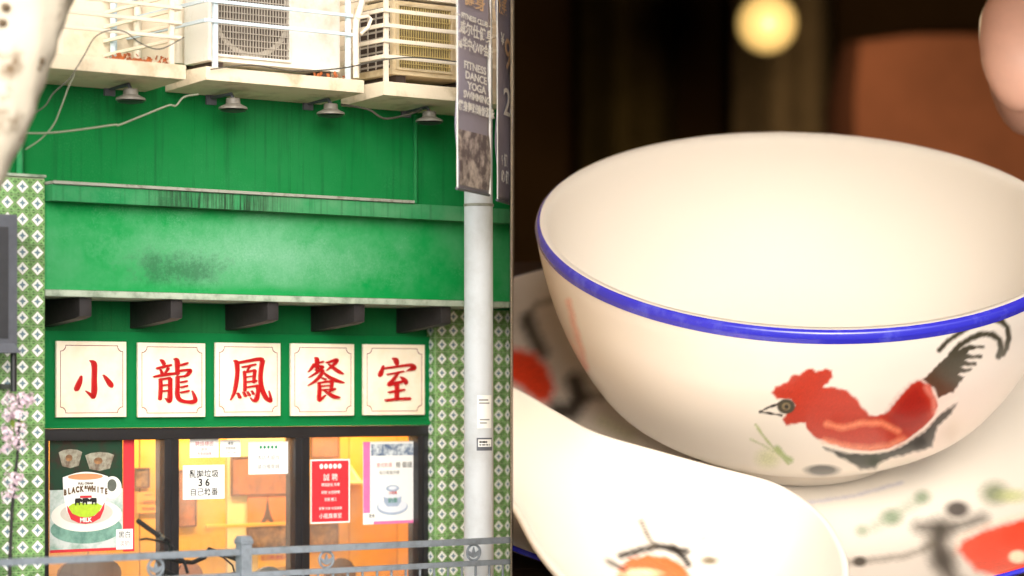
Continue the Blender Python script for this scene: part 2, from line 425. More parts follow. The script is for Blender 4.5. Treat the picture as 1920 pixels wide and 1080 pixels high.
pil2 = box('tiled_pillar', rx0, XA(YR), YR + 0.003, 0.28, 0.0, zt2, M_grout, B)
nrow2 = int((zt2 - 0.45) / tl)
ncol = int((XA(YR) - rx0) / tl)
for j in range(nrow2):
    for i in range(ncol):
        o = inst('tile', tile_me, (rx0 + (i + 0.5) * tl, YR + random.uniform(-0.001, 0.0015), zt2 - (j + 0.5) * tl), pil2); o.rotation_euler = (random.gauss(0, 0.012), random.gauss(0, 0.008), random.gauss(0, 0.012))
    rem = XA(YR) - rx0 - ncol * tl
    o = inst('tile', tile_me, (rx0 + ncol * tl + rem / 2, YR, zt2 - (j + 0.5) * tl), pil2); o.scale = (rem / tl, 1, 1)
    o = inst('tile', tile_me, (rx0 - 0.003, YR + 0.5 * tl + 0.003, zt2 - (j + 0.5) * tl), pil2); o.rotation_euler = (0, 0, -math.pi / 2)

# window frame and panes
zf0 = 0.5
box('window_head', wx0, PX(806, -0.02), -0.04, 0.14, PZ(450, 822, 0), zw1 - 0.003, M_frame, B, bevel=0.006)
box('window_sill', wx0, PX(806, -0.02), -0.04, 0.14, zf0 - 0.08, zf0, M_frame, B, bevel=0.006)
panes = ((86, 305), (332, 550), (577, 780))
for a, c in ((305, 332), (550, 577), (780, 803)):
    box('mullion', PX(a, 0), PX(c, 0), -0.035, 0.13, zf0, PZ(450, 822, 0), M_frame, B, bevel=0.006)
    box('mullion_cap', (PX(a, 0) + PX(c, 0)) / 2 - 0.012, (PX(a, 0) + PX(c, 0)) / 2 + 0.012, -0.047, -0.036, zf0, PZ(450, 822, 0), M_frame, B)
box('mullion', wx0 - 0.06, PX(92, 0.0) - 0.02, -0.035, 0.13, zf0, PZ(450, 822, 0), M_frame, B)
box('apron_wall', PLX - 0.6, PX(806, 0), 0, 0.28, 0, zf0 - 0.082, M_under, B)
mg = bpy.data.materials.new('window_glass'); mg.use_nodes = True
n = mg.node_tree.nodes; l = mg.node_tree.links; n.remove(n['Principled BSDF'])
fr = n.new('ShaderNodeFresnel'); fr.inputs[0].default_value = 1.45
tr = n.new('ShaderNodeBsdfTransparent'); gl = n.new('ShaderNodeBsdfGlossy'); gl.inputs['Roughness'].default_value = 0.02
tr.inputs[0].default_value = (0.95, 0.97, 0.95, 1)
mx = n.new('ShaderNodeMixShader'); l.new(fr.outputs[0], mx.inputs[0]); l.new(tr.outputs[0], mx.inputs[1]); l.new(gl.outputs[0], mx.inputs[2])
df = n.new('ShaderNodeBsdfDiffuse'); df.inputs[0].default_value = (0.8, 0.8, 0.78, 1)      # pale film imitating hazy, washed-out reflections on the glass
nz_ = n.new('ShaderNodeTexNoise'); nz_.inputs['Scale'].default_value = 1.7; nz_.inputs['Detail'].default_value = 6
mr_ = n.new('ShaderNodeMapRange'); mr_.inputs[1].default_value = 0.35; mr_.inputs[2].default_value = 0.7; mr_.inputs[3].default_value = 0.02; mr_.inputs[4].default_value = 0.11
gp_ = n.new('ShaderNodeNewGeometry'); l.new(gp_.outputs['Position'], nz_.inputs['Vector']); l.new(nz_.outputs['Fac'], mr_.inputs[0])
mx2 = n.new('ShaderNodeMixShader'); l.new(mr_.outputs[0], mx2.inputs[0]); l.new(mx.outputs[0], mx2.inputs[1]); l.new(df.outputs[0], mx2.inputs[2])
l.new(mx2.outputs[0], n['Material Output'].inputs[0])
for a, c in panes:
    box('pane', PX(a, 0.04) + 0.004, PX(c, 0.04) + 0.01, 0.05, 0.056, zf0, PZ(450, 822, 0), mg, B)

# interior of the dining room seen through the glass
YI = 1.55
xi0, xi1 = -4.6, XA(0.3) - 0.25
I = tag(box('room_wall_back', xi0, xi1, YI + 0.03, YI + 0.15, 0, 2.9, M_wood), kind='structure')
bx = [PX(p, YI) for p in (60, 165, 262, 425, 535, 655, 745, 900)]
bx[0] = xi0; bx[-1] = xi1
for i in range(7):
    box('wall_panel', bx[i] + 0.006, bx[i + 1] - 0.006, YI, YI + 0.028, 0.02, 2.88, M_yellow2 if i in (3,) else M_yellow, I, bevel=0.004)
tag(box('room_wall_side', xi0 - 0.1, xi0, 0.31, YI + 0.15, 0, 2.9, M_yellow), kind='structure')
tag(box('room_wall_end', xi1, xi1 + 0.1, 0.31, YI + 0.15, 0, 2.9, M_yellow), kind='structure')
tag(box('room_floor', xi0, xi1, 0.31, YI + 0.02, -0.02, 0.03, M_wood), kind='structure')
tag(box('room_ceiling', xi0 - 0.1, xi1 + 0.1, 0.31, YI + 0.15, 2.91, 3.0, M_cream), kind='structure')
M_tube = mat('warm_lamp_diffuser', (1, 0.8, 0.5), 0.5, 0.02, emit=(1.0, 0.78, 0.45), estr=4.0)
for k, x in enumerate((-2.9, -1.3, 0.3)):
    L = empty('ceiling_lamp', (x, 0.95, 2.9), ('flat warm ceiling lamp inside the shop above the milk tea poster', 'flat warm ceiling lamp inside the shop above the middle pane notices', 'flat warm ceiling lamp inside the shop above the pink edged poster')[k], 'lamp', 'ceiling lamps inside the shop')
    box('housing', x - 0.6, x + 0.6, 0.80, 1.10, 2.84, 2.905, M_acwhite, L, bevel=0.01)
    box('diffuser', x - 0.57, x + 0.57, 0.83, 1.07, 2.825, 2.838, M_tube, L)
    ld = bpy.data.lights.new('lamp_light', 'AREA'); ld.shape = 'RECTANGLE'; ld.size = 1.1; ld.size_y = 0.22; ld.energy = 42; ld.color = (1.0, 0.80, 0.54)
    lo = bpy.data.objects.new('lamp_light', ld); COL.objects.link(lo); lo.parent = L; lo.location = (0, 0, -0.09)

def sheet(name, x0, y0, x1, y1, Y, m, label, cat, group=None, tilt=0.0, thick=0.003):
    """paper or picture whose corners are seen at two photo pixels"""
    a, b = P(x0, y0, Y), P(x1, y1, Y)
    zt_ = PZ((x0 + x1) / 2, y0, Y); zb_ = PZ((x0 + x1) / 2, y1, Y)
    cxm, czm = (a[0] + b[0]) / 2, (zt_ + zb_) / 2
    T = empty(name, (cxm, Y, zb_), label, cat, group)
    o = box('sheet', a[0], b[0], Y, Y + thick, zb_, zt_, m, T)
    return T, cxm, czm, b[0] - a[0], zt_ - zb_
def lines(T, rows, cx, cz, w, h, Y, m):
    """rows of (fraction down, text, height fraction)"""
    for fy, s, fh, *rest in rows:
        mm = rest[0] if rest else m
        text(s, h * fh, cx, Y - 0.002, cz + h * (0.5 - fy), mm, T, bold=rest[1] if len(rest) > 1 else 0.0, sp=rest[2] if len(rest) > 2 else 1.0)
YG = 0.045
# posters and notices on the glass
T, cx, cz, w, h = sheet('milk_tea_poster', 93, 822, 230, 1034, YG, mat('poster_backdrop', srgb(26, 62, 44), 0.4, col2=srgb(64, 34, 34), scale=4, thr=(0.45, 0.65)), 'large photo poster of a white milk tea mug on a saucer in the shop window', 'poster')
y = YG
def el(cx_, cz_, rx, rz, n=40, a0=0, a1=2 * math.pi): return [(cx_ + rx * math.cos(a0 + (a1 - a0) * k / n), 0, cz_ + rz * math.sin(a0 + (a1 - a0) * k / n)) for k in range(n)]
def flat(name, pts, lay, m, par):
    return obj(name, MB().poly([(p[0], y - 0.0012 * lay, p[2]) for p in pts]), m, par, recalc=False)
def U(u, v_): return (cx + (u - 0.5) * w, 0, cz + (0.5 - v_) * h)
def quad(u0, v0, u1, v1): return [U(u0, v1), U(u1, v1), U(u1, v0), U(u0, v0)]
Mtab = mat('poster_table_print', srgb(205, 212, 208), 0.5, col2=srgb(120, 160, 140), scale=6, thr=(0.45, 0.7))
Mmug = mat('poster_mug_print', srgb(240, 240, 234), 0.5, 0.03); Msau = mat('poster_saucer_print', srgb(232, 230, 220), 0.5, 0.05)
Mblur = mat('poster_far_cups_print', srgb(170, 168, 150), 0.5, col2=srgb(110, 90, 76), scale=12, thr=(0.4, 0.65))
Mcyan = mat('poster_cloth_print', srgb(130, 172, 156), 0.5, col2=srgb(86, 128, 116), scale=9, thr=(0.4, 0.7))
flat('table_print', quad(0, 0.45, 1, 1), 1, Mtab, T)
for u, v_, r in ((0.28, 0.17, 0.16), (0.68, 0.2, 0.2)):
    flat('far_cup_print', [U(u - r, v_ - 0.05), U(u - r * 0.7, v_ + 0.07), U(u, v_ + 0.09), U(u + r * 0.7, v_ + 0.07), U(u + r, v_ - 0.05), U(u + r * 0.6, v_ - 0.07), U(u, v_ - 0.078), U(u - r * 0.6, v_ - 0.07)], 1.5, Mblur, T)
    flat('far_mark_print', el(U(u - 0.02, v_)[0], U(u, v_)[2], r * w * 0.3, 0.03 * h), 1.8, M_pic, T)
flat('cloth_print', el(*[U(0.5, 0.8)[0], U(0.5, 0.8)[2]], 0.49 * w, 0.13 * h), 2, Mcyan, T)
flat('saucer_print', el(*[U(0.5, 0.68)[0], U(0.5, 0.68)[2]], 0.485 * w, 0.145 * h), 3, Msau, T)
flat('saucer_shade_print', el(*[U(0.5, 0.66)[0], U(0.5, 0.66)[2]], 0.36 * w, 0.10 * h), 4, mat('poster_saucer_well_print', srgb(205, 196, 184), 0.5, 0.08), T)
hd = [U(0.85 + 0.13 * math.cos(a), 0.44 + 0.10 * math.sin(a)) for a in np.linspace(0, 2 * math.pi, 28, endpoint=False)]
flat('mug_handle_print', hd, 5, Mmug, T)
hd = [U(0.845 + 0.065 * math.cos(a), 0.42 + 0.055 * math.sin(a)) for a in np.linspace(0, 2 * math.pi, 28, endpoint=False)]
flat('handle_gap_print', hd, 6, mat('poster_gap_print', srgb(96, 100, 92), 0.5, 0.2, scale=20), T)
body = [U(0.17, 0.34)] + [U(0.17 + 0.62 * k / 20, 0.34 - 0.045 * math.sin(math.pi * k / 20)) for k in range(1, 20)] + [U(0.79, 0.34), U(0.775, 0.5), U(0.74, 0.63), U(0.68, 0.71), U(0.58, 0.745), U(0.48, 0.755), U(0.38, 0.745), U(0.28, 0.71), U(0.22, 0.63), U(0.18, 0.5)]
flat('mug_print', body[::-1], 7, Mmug, T)
flat('tea_print', el(*[U(0.48, 0.338)[0], U(0.48, 0.338)[2]], 0.24 * w, 0.028 * h), 8, mat('poster_tea_print', srgb(214, 150, 104), 0.4, 0.08), T)
redb = [U(0.225, 0.585), U(0.30, 0.66), U(0.40, 0.69), U(0.5, 0.70), U(0.6, 0.685), U(0.68, 0.64), U(0.745, 0.565), U(0.735, 0.63), U(0.68, 0.71), U(0.58, 0.745), U(0.48, 0.755), U(0.38, 0.745), U(0.28, 0.71), U(0.235, 0.64)]
grn = [U(0.245, 0.60), U(0.30, 0.575), U(0.40, 0.565), U(0.52, 0.58), U(0.64, 0.575), U(0.71, 0.60), U(0.66, 0.655), U(0.58, 0.69), U(0.48, 0.70), U(0.38, 0.69), U(0.30, 0.66)]
flat('green_field_print', grn[::-1], 8.5, mat('poster_lime_print', srgb(176, 206, 52), 0.5, 0.15, scale=30), T)
flat('red_band_print', redb[::-1], 9, M_redpaper, T)
y -= 0.004
text('MILK', 0.042 * h * 1.25, U(0.48, 0)[0], YG - 0.013, U(0, 0.722)[2], M_print_white, T, bold=0.002)
for k, ch in enumerate('BLACK&WHITE'):
    u = 0.20 + 0.056 * k
    text(ch, 0.068 * h, U(u, 0)[0], YG - 0.013, U(0, 0.475 - 0.03 * math.sin(math.pi * k / 10))[2], M_gold, T, bold=0.004, sx=0.68)
text('FULL CREAM', 0.026 * h, U(0.48, 0)[0], YG - 0.013, U(0, 0.398)[2], M_gold, T, bold=0.001)
flat('ribbon_print', quad(0.40, 0.505, 0.56, 0.525), 9.5, M_redpaper, T)
for u in (0.38, 0.48, 0.58):
    cow = MB(); s_ = 1 if u < 0.5 else -1
    pts = [(-0.055, 0.0), (-0.05, -0.02), (0.02, -0.022), (0.05, -0.012), (0.062, 0.004), (0.045, 0.016), (0.03, 0.008), (0.02, 0.02), (0.02, 0.04), (0.005, 0.04), (0.0, 0.02), (-0.03, 0.02), (-0.035, 0.042), (-0.05, 0.04)]
    flat('cow_print', [U(u + s_ * a * 0.9, 0.548 + b) for a, b in pts], 9.8, M_black, T)
flat('poster_hem_print', quad(0, 0.975, 1, 1), 3.5, M_redpaper, T)
T, cx, cz, w, h = sheet('red_side_strip', 231, 822, 252, 1034, YG - 0.006, M_redpaper, 'narrow red vertical strip beside the milk tea poster', 'poster')
T, cx, cz, w, h = sheet('small_notice', 218, 992, 249, 1030, YG - 0.012, M_white, 'small white square notice overlapping the foot of the milk tea poster', 'notice')
lines(T, [(0.3, '黑白', 0.36), (0.72, '淡奶', 0.3, M_pinkink)], cx, cz, w, h, YG - 0.012, M_black)
T, cx, cz, w, h = sheet('paper_notice', 356, 822, 410, 858, YG, M_white, 'white notice with faint red writing at top of the middle pane', 'notice')
lines(T, [(0.3, '聘請樓面', 0.28), (0.58, '廚房', 0.2, M_grey), (0.8, '有意請面議', 0.17)], cx, cz, w, h, YG, M_pinkink)
T, cx, cz, w, h = sheet('paper_notice', 413, 825, 451, 857, YG, M_white, 'smallest white notice between two others high in the middle pane', 'notice')
lines(T, [(0.2, '通告', 0.2, M_black), (0.5, '營業時間', 0.18), (0.75, '10:00-22:00', 0.15)], cx, cz, w, h, YG, M_grey)
def scallops(T, cx, cz, w, h, fy, m, Y, n=5, fw=0.42, fr=0.05):
    for k in range(n):
        x = cx + (k - (n - 1) / 2) * w * fw / n * 1.15
        z = cz + h * (0.5 - fy)
        obj('emblem_dot', MB().poly([(x + h * fr * 0.9 * math.cos(a), Y - 0.0015, z + h * fr * math.sin(a)) for a in np.linspace(0, 2 * math.pi, 14, endpoint=False)]), m, T, recalc=False)
T, cx, cz, w, h = sheet('paper_notice', 466, 828, 540, 889, YG, M_white, 'white notice with green dotted heading at upper corner of the middle pane', 'notice')
scallops(T, cx, cz, w, h, 0.17, M_greenink, YG)
lines(T, [(0.5, '本店不設找', 0.16), (0.78, '請自備零錢', 0.16)], cx, cz, w, h, YG, M_grey)
T, cx, cz, w, h = sheet('paper_notice', 343, 872, 421, 936, YG - 0.004, M_white, 'white handwritten litter notice in black characters taped to the middle pane', 'notice')
lines(T, [(0.27, '亂拋垃圾', 0.25, M_black, 0.001), (0.52, '3 6', 0.30, M_black, 0.003), (0.80, '自己執番', 0.24, M_black, 0.0005)], cx, cz, w, h, YG - 0.004, M_black)
T, cx, cz, w, h = sheet('red_poster', 582, 861, 656, 981, YG, M_white, 'red recruitment poster with white text and border on the third pane', 'poster')
obj('red_field', MB().box(cx - w * 0.465, cx + w * 0.465, YG - 0.0015, YG - 0.0002, cz - h * 0.475, cz + h * 0.475), M_redpaper, T)
scallops(T, cx, cz, w, h, 0.11, M_print_white, YG - 0.003, fw=0.5, fr=0.04)
lines(T, [(0.29, '誠 聘', 0.12), (0.40, '樓面部長 侍應', 0.055), (0.425, '- - - - - - - - - - - -', 0.03), (0.52, '廚師 水吧師傅', 0.055), (0.545, '- - - - - - - - - - - -', 0.03), (0.63, '洗碗 雜工', 0.055), (0.655, '- - - - - - - - - - - -', 0.03), (0.77, '薪優 包食 有意請電', 0.05), (0.89, '小龍鳳餐室', 0.085)], cx, cz, w, h, YG - 0.0035, M_print_white)
T, cx, cz, w, h = sheet('tea_set_poster', 681, 828, 778, 982, YG, M_white, 'white poster with pink edge showing a blue and white cup', 'poster')
y = YG
flat('pink_edge_print', quad(0, 0, 0.13, 0.86), 1, M_pink, T)
flat('pink_hem_print', quad(0.2, 0.965, 1, 1), 1, M_pink, T)
Mph = mat('poster_photo_strip', srgb(90, 110, 140), 0.5, col2=srgb(214, 222, 226), scale=14, thr=(0.42, 0.6))
flat('photo_strip_print', quad(0.15, 0.03, 0.99, 0.17), 1, Mph, T)
text('港式奶茶', 0.06 * h, U(0.4, 0)[0], YG - 0.003, U(0, 0.29)[2], M_pinkink, T); text('煎·蛋撻', 0.075 * h, U(0.78, 0)[0], YG - 0.003, U(0, 0.29)[2], M_black, T)
text('每日限量供應', 0.05 * h, U(0.5, 0)[0], YG - 0.003, U(0, 0.38)[2], M_grey, T)
Mbl = mat('poster_cup_shadow_print', srgb(168, 182, 204), 0.5, 0.12, scale=12); Mbl2 = mat('poster_cup_print', srgb(226, 230, 238), 0.5, 0.04)
def eU(u, v_, ru, rv): return el(U(u, v_)[0], U(u, v_)[2], ru * w, rv * h)
flat('saucer_shadow_print', eU(0.56, 0.795, 0.30, 0.10), 1, Mbl, T); flat('saucer_print', eU(0.56, 0.78, 0.28, 0.085), 2, Mbl2, T)
flat('cup_print', [U(0.38, 0.66), U(0.40, 0.74), U(0.46, 0.79), U(0.66, 0.79), U(0.72, 0.74), U(0.74, 0.66)], 3, Mbl, T)
flat('cup_mouth_print', eU(0.56, 0.66, 0.18, 0.035), 4, Mbl2, T); flat('cup_lid_print', eU(0.56, 0.57, 0.13, 0.04), 4, Mbl, T); flat('cup_lid_top_print', eU(0.56, 0.565, 0.08, 0.022), 5, Mbl2, T)
text('奶茶', 0.07 * h, U(0.56, 0)[0], YG - 0.01, U(0, 0.72)[2], M_greenink, T)
text('小龍鳳', 0.04 * h, U(0.56, 0)[0], YG - 0.01, U(0, 0.625)[2], M_redpaper, T)
text('堂食', 0.045 * h, U(0.16, 0)[0], YG - 0.003, U(0, 0.90)[2], M_black, T)

# pictures and fittings on the wall inside
YW = YI - 0.02
for args in ((254, 880, 278, 912, M_pic, 'small dark framed picture on amber wall right of the red strip', 'picture'),
             (336, 884, 366, 985, M_pic2, 'tall red brown picture on the inside wall below the litter notice', 'picture'),
             (436, 858, 545, 926, M_pic2, 'wide reddish picture on the inside wall behind the green headed notice', 'picture'),
             (582, 985, 632, 1022, M_pic, 'dark picture on the inside wall below the red recruitment poster', 'picture'),
             (585, 818, 634, 856, M_pic2, 'brown picture high on the inside wall above the red recruitment poster', 'picture'),
             (466, 985, 536, 1026, M_pic, 'dark crowd picture on the inside wall under the tower picture', 'picture')):
    T, cx, cz, w, h = sheet('wall_picture', *args[:4], YW, args[4], args[5], args[6], thick=0.016)
    f = MB(); e = 0.014
    for q in ((cx - w / 2 - e, cx + w / 2 + e, cz + h / 2, cz + h / 2 + e), (cx - w / 2 - e, cx + w / 2 + e, cz - h / 2 - e, cz - h / 2), (cx - w / 2 - e, cx - w / 2, cz - h / 2, cz + h / 2), (cx + w / 2, cx + w / 2 + e, cz - h / 2, cz + h / 2)):
        f.box(q[0], q[1], YW - 0.008, YW + 0.018, q[2], q[3])
    obj('frame', f, M_wood, T)
T, cx, cz, w, h = sheet('tower_picture', 464, 926, 540, 982, YW, mat('sunset_print', srgb(222, 130, 66), 0.5, 0.15, scale=5), 'orange picture of a tall iron lattice tower on the inside wall', 'picture')
Mtow = mat('iron_tower_print', srgb(98, 70, 54), 0.5, 0.2)
y = YW
flat('tower_print', [U(0.30, 1), U(0.40, 0.75), U(0.45, 0.5), U(0.475, 0.2), U(0.49, 0.02), U(0.505, 0.2), U(0.53, 0.5), U(0.58, 0.75), U(0.68, 1), U(0.58, 1), U(0.49, 0.85), U(0.40, 1)], 2, Mtow, T)
T, cx, cz, w, h = sheet('orange_notice', 256, 922, 300, 962, YW, mat('orange_paper', srgb(240, 160, 70), 0.6, 0.05), 'orange notice with red writing on wall beside the red strip', 'notice')
lines(T, [(0.15, '•••••', 0.2, M_gold), (0.5, '小龍鳳餐室', 0.2), (0.8, '歡迎光臨', 0.16)], cx, cz, w, h, YW, M_pic2)
T, cx, cz, w, h = sheet('orange_notice', 484, 1034, 546, 1064, YW, mat('amber_paper', srgb(244, 176, 60), 0.6, 0.05), 'amber notice with red writing low behind the railing post', 'notice')
lines(T, [(0.4, '是日精選餐單', 0.34)], cx, cz, w, h, YW, M_redpaper)
z = PZ(460, 985, YI - 0.1)
T = empty('wall_rail', (PX(460, YI - 0.1), YI, z), 'slim amber timber rail fixed across the wall inside the middle pane', 'rail')
box('bar', PX(386, YI - 0.1), PX(548, YI - 0.1), YI - 0.12, YI - 0.08, z - 0.018, z + 0.018, M_yellow, T, bevel=0.006)
for px in (400, 530): box('support', PX(px, YI - 0.1) - 0.012, PX(px, YI - 0.1) + 0.012, YI - 0.079, YI, z - 0.012, z + 0.012, M_yellow, T)
z = PZ(660, 905, YI - 0.15)
T = empty('wall_shelf', (PX(662, YI - 0.15), YI, z), 'short amber shelf with slanted bracket beside the pink edged poster', 'shelf')
box('board', PX(634, YI - 0.15), PX(690, YI - 0.15), YI - 0.25, YI, z - 0.012, z + 0.012, M_yellow2, T, bevel=0.004)
obj('bracket', MB().prism([(PX(668, YI - 0.15), YI, z + 0.013), (PX(668, YI - 0.15), YI - 0.2, z + 0.013), (PX(668, YI - 0.15), YI, z + 0.17)], (0.03, 0, 0)), M_yellow2, T)
# seat backs inside
for k, (px, py, wd_, m, lab) in enumerate(((170, 1042, 0.62, M_wood, 'brown upholstered bench back behind the glass under the milk tea poster'), (355, 1052, 0.3, M_pic2, 'brown curved chair back inside the middle pane behind the bicycle'), (505, 1062, 0.34, M_boxgrey, 'grey round chair back inside behind the railing post'), (640, 1046, 0.34, M_wood, 'dark brown chair back inside the third pane'))):
    Yc = 0.75; x = PX(px, Yc); z = PZ(px, py, Yc)
    T = empty('dining_chair', (x, Yc, 0.03), lab, 'chair', 'chairs inside the shop')
    pts = [(x + wd_ / 2 * math.cos(a) * (1 if abs(math.cos(a)) < 0.7 else 1), Yc, z - 0.16 + 0.16 * math.sin(a)) for a in np.linspace(0, math.pi, 13)] + [(x - wd_ / 2 * 0.9, Yc, z - 0.45), (x + wd_ / 2 * 0.9, Yc, z - 0.45)]
    obj('backrest', MB().prism(pts, (0, 0.05, 0)), m, T, bevel=0.012, smooth=40)
    box('seat', x - wd_ / 2, x + wd_ / 2, Yc - 0.40, Yc + 0.05, 0.43, 0.49, m, T, bevel=0.012)
    for sx in (-1, 1):
        for yy in (Yc - 0.35, Yc + 0.02): box('leg', x + sx * (wd_ / 2 - 0.04) - 0.018, x + sx * (wd_ / 2 - 0.04) + 0.018, yy - 0.018, yy + 0.018, 0.031, 0.43, M_wood, T)
# ------------------------------------------------------------------ the five sign plates
def stroke(mb, pts, fx, y0, y1):
    """a brush stroke: points (x, y, width) in sheet units, smoothed, with pointed or blunt ends"""
    p = np.array(pts, float)
    n = len(p)
    tt = np.linspace(0, n - 1, max(4, (n - 1) * 6 + 1))
    def cr(t):
        i = min(int(t), n - 2); f = t - i
        a, b, c, d = p[max(i - 1, 0)], p[i], p[i + 1], p[min(i + 2, n - 1)]
        return 0.5 * ((2 * b) + (c - a) * f + (2 * a - 5 * b + 4 * c - d) * f * f + (-a + 3 * b - 3 * c + d) * f ** 3)
    q = np.array([cr(t) for t in tt]); q[:, 2] = np.maximum(q[:, 2], 3)
    d = np.gradient(q[:, :2], axis=0); d /= np.linalg.norm(d, axis=1)[:, None] + 1e-9
    nm = np.stack([-d[:, 1], d[:, 0]], 1)
    L = q[:, :2] + nm * q[:, 2:] / 2; R = q[:, :2] - nm * q[:, 2:] / 2
    e0 = q[0, :2] - d[0] * q[0, 2] * 0.3; e1 = q[-1, :2] + d[-1] * q[-1, 2] * 0.35
    k = len(q)
    V = [fx(*e0, y0)] + [fx(*a, y0) for a in L] + [fx(*e1, y0)] + [fx(*a, y0) for a in R]
    V2 = [fx(*e0, y1)] + [fx(*a, y1) for a in L] + [fx(*e1, y1)] + [fx(*a, y1) for a in R]
    nv = len(V); f = []
    def li(i): return 1 + i
    def ri(i): return k + 2 + i
    for off, flip in ((0, False), (nv, True)):
        fs = [(0 + off, li(0) + off, ri(0) + off), (li(k - 1) + off, k + 1 + off, ri(k - 1) + off)] + [(li(i) + off, li(i + 1) + off, ri(i + 1) + off, ri(i) + off) for i in range(k - 1)]
        f += fs
    loop = [0] + [li(i) for i in range(k)] + [k + 1] + [ri(i) for i in range(k - 1, -1, -1)]
    for a, b in zip(loop, loop[1:] + loop[:1]): f.append((a, b, b + nv, a + nv))
    mb.add(V + V2, f)

CH = {
 '小': ((25, 75, 600, 710), [
   [(292, 236, 8), (322, 256, 40), (330, 300, 40), (328, 400, 40), (328, 490, 44), (320, 545, 26), (290, 515, 22), (258, 490, 6)],
   [(222, 366, 14), (208, 415, 38), (185, 470, 40), (176, 486, 22)],
   [(403, 356, 10), (430, 390, 30), (462, 435, 42), (474, 455, 26)]]),
 '龍': ((692, 90, 1245, 710), [
   [(868, 230, 12), (885, 245, 30), (900, 270, 26)], [(838, 304, 18), (900, 288, 22), (958, 274, 16)],
   [(868, 312, 12), (882, 345, 24)], [(935, 300, 22), (905, 345, 14)], [(812, 374, 14), (890, 358, 26), (985, 345, 22)],
   [(868, 392, 26), (870, 470, 28), (864, 562, 26)], [(872, 396, 20), (915, 388, 18), (948, 386, 26)], [(948, 388, 30), (948, 480, 30), (945, 560, 36), (935, 580, 22), (910, 552, 8)],
   [(885, 444, 14), (938, 438, 14)], [(885, 492, 14), (938, 487, 14)],
   [(985, 222, 20), (1004, 240, 36), (1006, 300, 32), (1008, 352, 30)], [(1015, 278, 18), (1060, 268, 20), (1092, 256, 16)],
   [(1012, 326, 20), (1070, 316, 20), (1112, 318, 26), (1095, 350, 24), (1060, 372, 14)], [(1010, 374, 14), (1070, 366, 18)],
   [(1008, 372, 26), (1008, 450, 28), (1006, 520, 32), (1025, 565, 32), (1080, 582, 28), (1135, 582, 34), (1155, 560, 28), (1130, 490, 6)],
   [(1035, 418, 14), (1085, 408, 16)], [(1035, 460, 14), (1088, 448, 16)], [(1035, 504, 14), (1100, 490, 18)]]),
 '鳳': ((1335, 95, 1865, 700), [
   [(1480, 242, 16), (1500, 262, 34), (1505, 340, 30), (1495, 430, 30), (1478, 510, 24), (1450, 568, 8)],
   [(1500, 262, 22), (1590, 244, 24), (1680, 228, 30), (1710, 236, 36)], [(1712, 238, 36), (1698, 320, 32), (1694, 400, 32), (1708, 480, 34), (1740, 550, 34), (1778, 578, 24), (1776, 540, 16), (1764, 490, 5)],
   [(1545, 296, 16), (1600, 284, 18), (1655, 272, 16)], [(1605, 292, 16), (1585, 325, 14)],
   [(1562, 330, 22), (1566, 420, 22), (1565, 490, 24)], [(1562, 340, 16), (1605, 330, 16), (1648, 320, 22)], [(1648, 322, 24), (1642, 380, 22), (1638, 424, 18)],
   [(1572, 378, 12), (1636, 368, 12)], [(1572, 420, 14), (1660, 408, 18)], [(1570, 464, 14), (1630, 454, 16), (1672, 450, 24)], [(1674, 452, 26), (1672, 510, 28), (1658, 562, 34), (1635, 574, 18), (1612, 548, 6)],
   [(1508, 510, 16), (1526, 548, 24)], [(1552, 500, 12), (1572, 536, 22)], [(1586, 498, 12), (1604, 530, 20)], [(1620, 490, 12), (1636, 518, 18)]]),
 '餐': ((155, 150, 860, 960), [
   [(410, 308, 16), (432, 325, 44), (436, 390, 40), (436, 430, 34)], [(445, 368, 20), (505, 350, 22)], [(405, 378, 30), (375, 425, 28), (335, 470, 8)],
   [(410, 410, 26), (460, 402, 26), (498, 412, 26), (440, 468, 28), (340, 532, 8)], [(415, 440, 16), (440, 462, 18)],
   [(540, 362, 20), (600, 345, 28), (650, 332, 42), (640, 365, 32), (590, 410, 22), (540, 450, 8)], [(562, 378, 14), (620, 425, 34), (680, 465, 38), (728, 488, 14)],
   [(505, 448, 24), (470, 510, 34), (410, 570, 28), (332, 622, 6)], [(500, 470, 18), (560, 520, 34), (640, 560, 42), (735, 588, 14)],
   [(490, 535, 18), (530, 552, 24)], [(455, 586, 24), (460, 670, 34), (455, 750, 36), (450, 790, 26)], [(462, 590, 20), (540, 576, 22), (602, 574, 30)], [(602, 578, 30), (596, 630, 28), (590, 668, 22)],
   [(465, 628, 16), (592, 618, 16)], [(465, 672, 16), (592, 660, 16)], [(450, 786, 40), (490, 760, 24), (530, 725, 8)], [(512, 676, 14), (570, 715, 34), (620, 745, 44), (685, 755, 20)], [(635, 656, 22), (600, 675, 18), (560, 698, 8)]]),
 '室': ((975, 155, 1650, 950), [
   [(1285, 312, 18), (1318, 328, 50), (1330, 365, 46), (1330, 388, 22)], [(1182, 394, 16), (1170, 440, 34), (1150, 490, 46), (1140, 515, 24)],
   [(1190, 424, 22), (1300, 408, 26), (1420, 390, 28), (1490, 385, 40), (1520, 415, 52), (1480, 436, 30), (1438, 452, 8)],
   [(1222, 492, 18), (1310, 478, 22), (1405, 456, 20)], [(1345, 478, 20), (1300, 540, 30), (1245, 600, 40)], [(1235, 612, 34), (1320, 590, 34), (1410, 568, 30)],
   [(1370, 520, 14), (1405, 545, 38), (1430, 580, 44), (1425, 602, 20)], [(1330, 590, 44), (1332, 680, 42), (1328, 775, 42)], [(1238, 694, 20), (1320, 680, 28), (1415, 664, 22)], [(1205, 786, 28), (1330, 770, 30), (1475, 766, 34)]]),
}
PLR = {'小': (106, 640, 237, 782), '龍': (259, 643, 385, 782), '鳳': (404.5, 643, 526, 780), '餐': (546, 644.5, 664, 779.5), '室': (682, 646, 796.5, 778)}
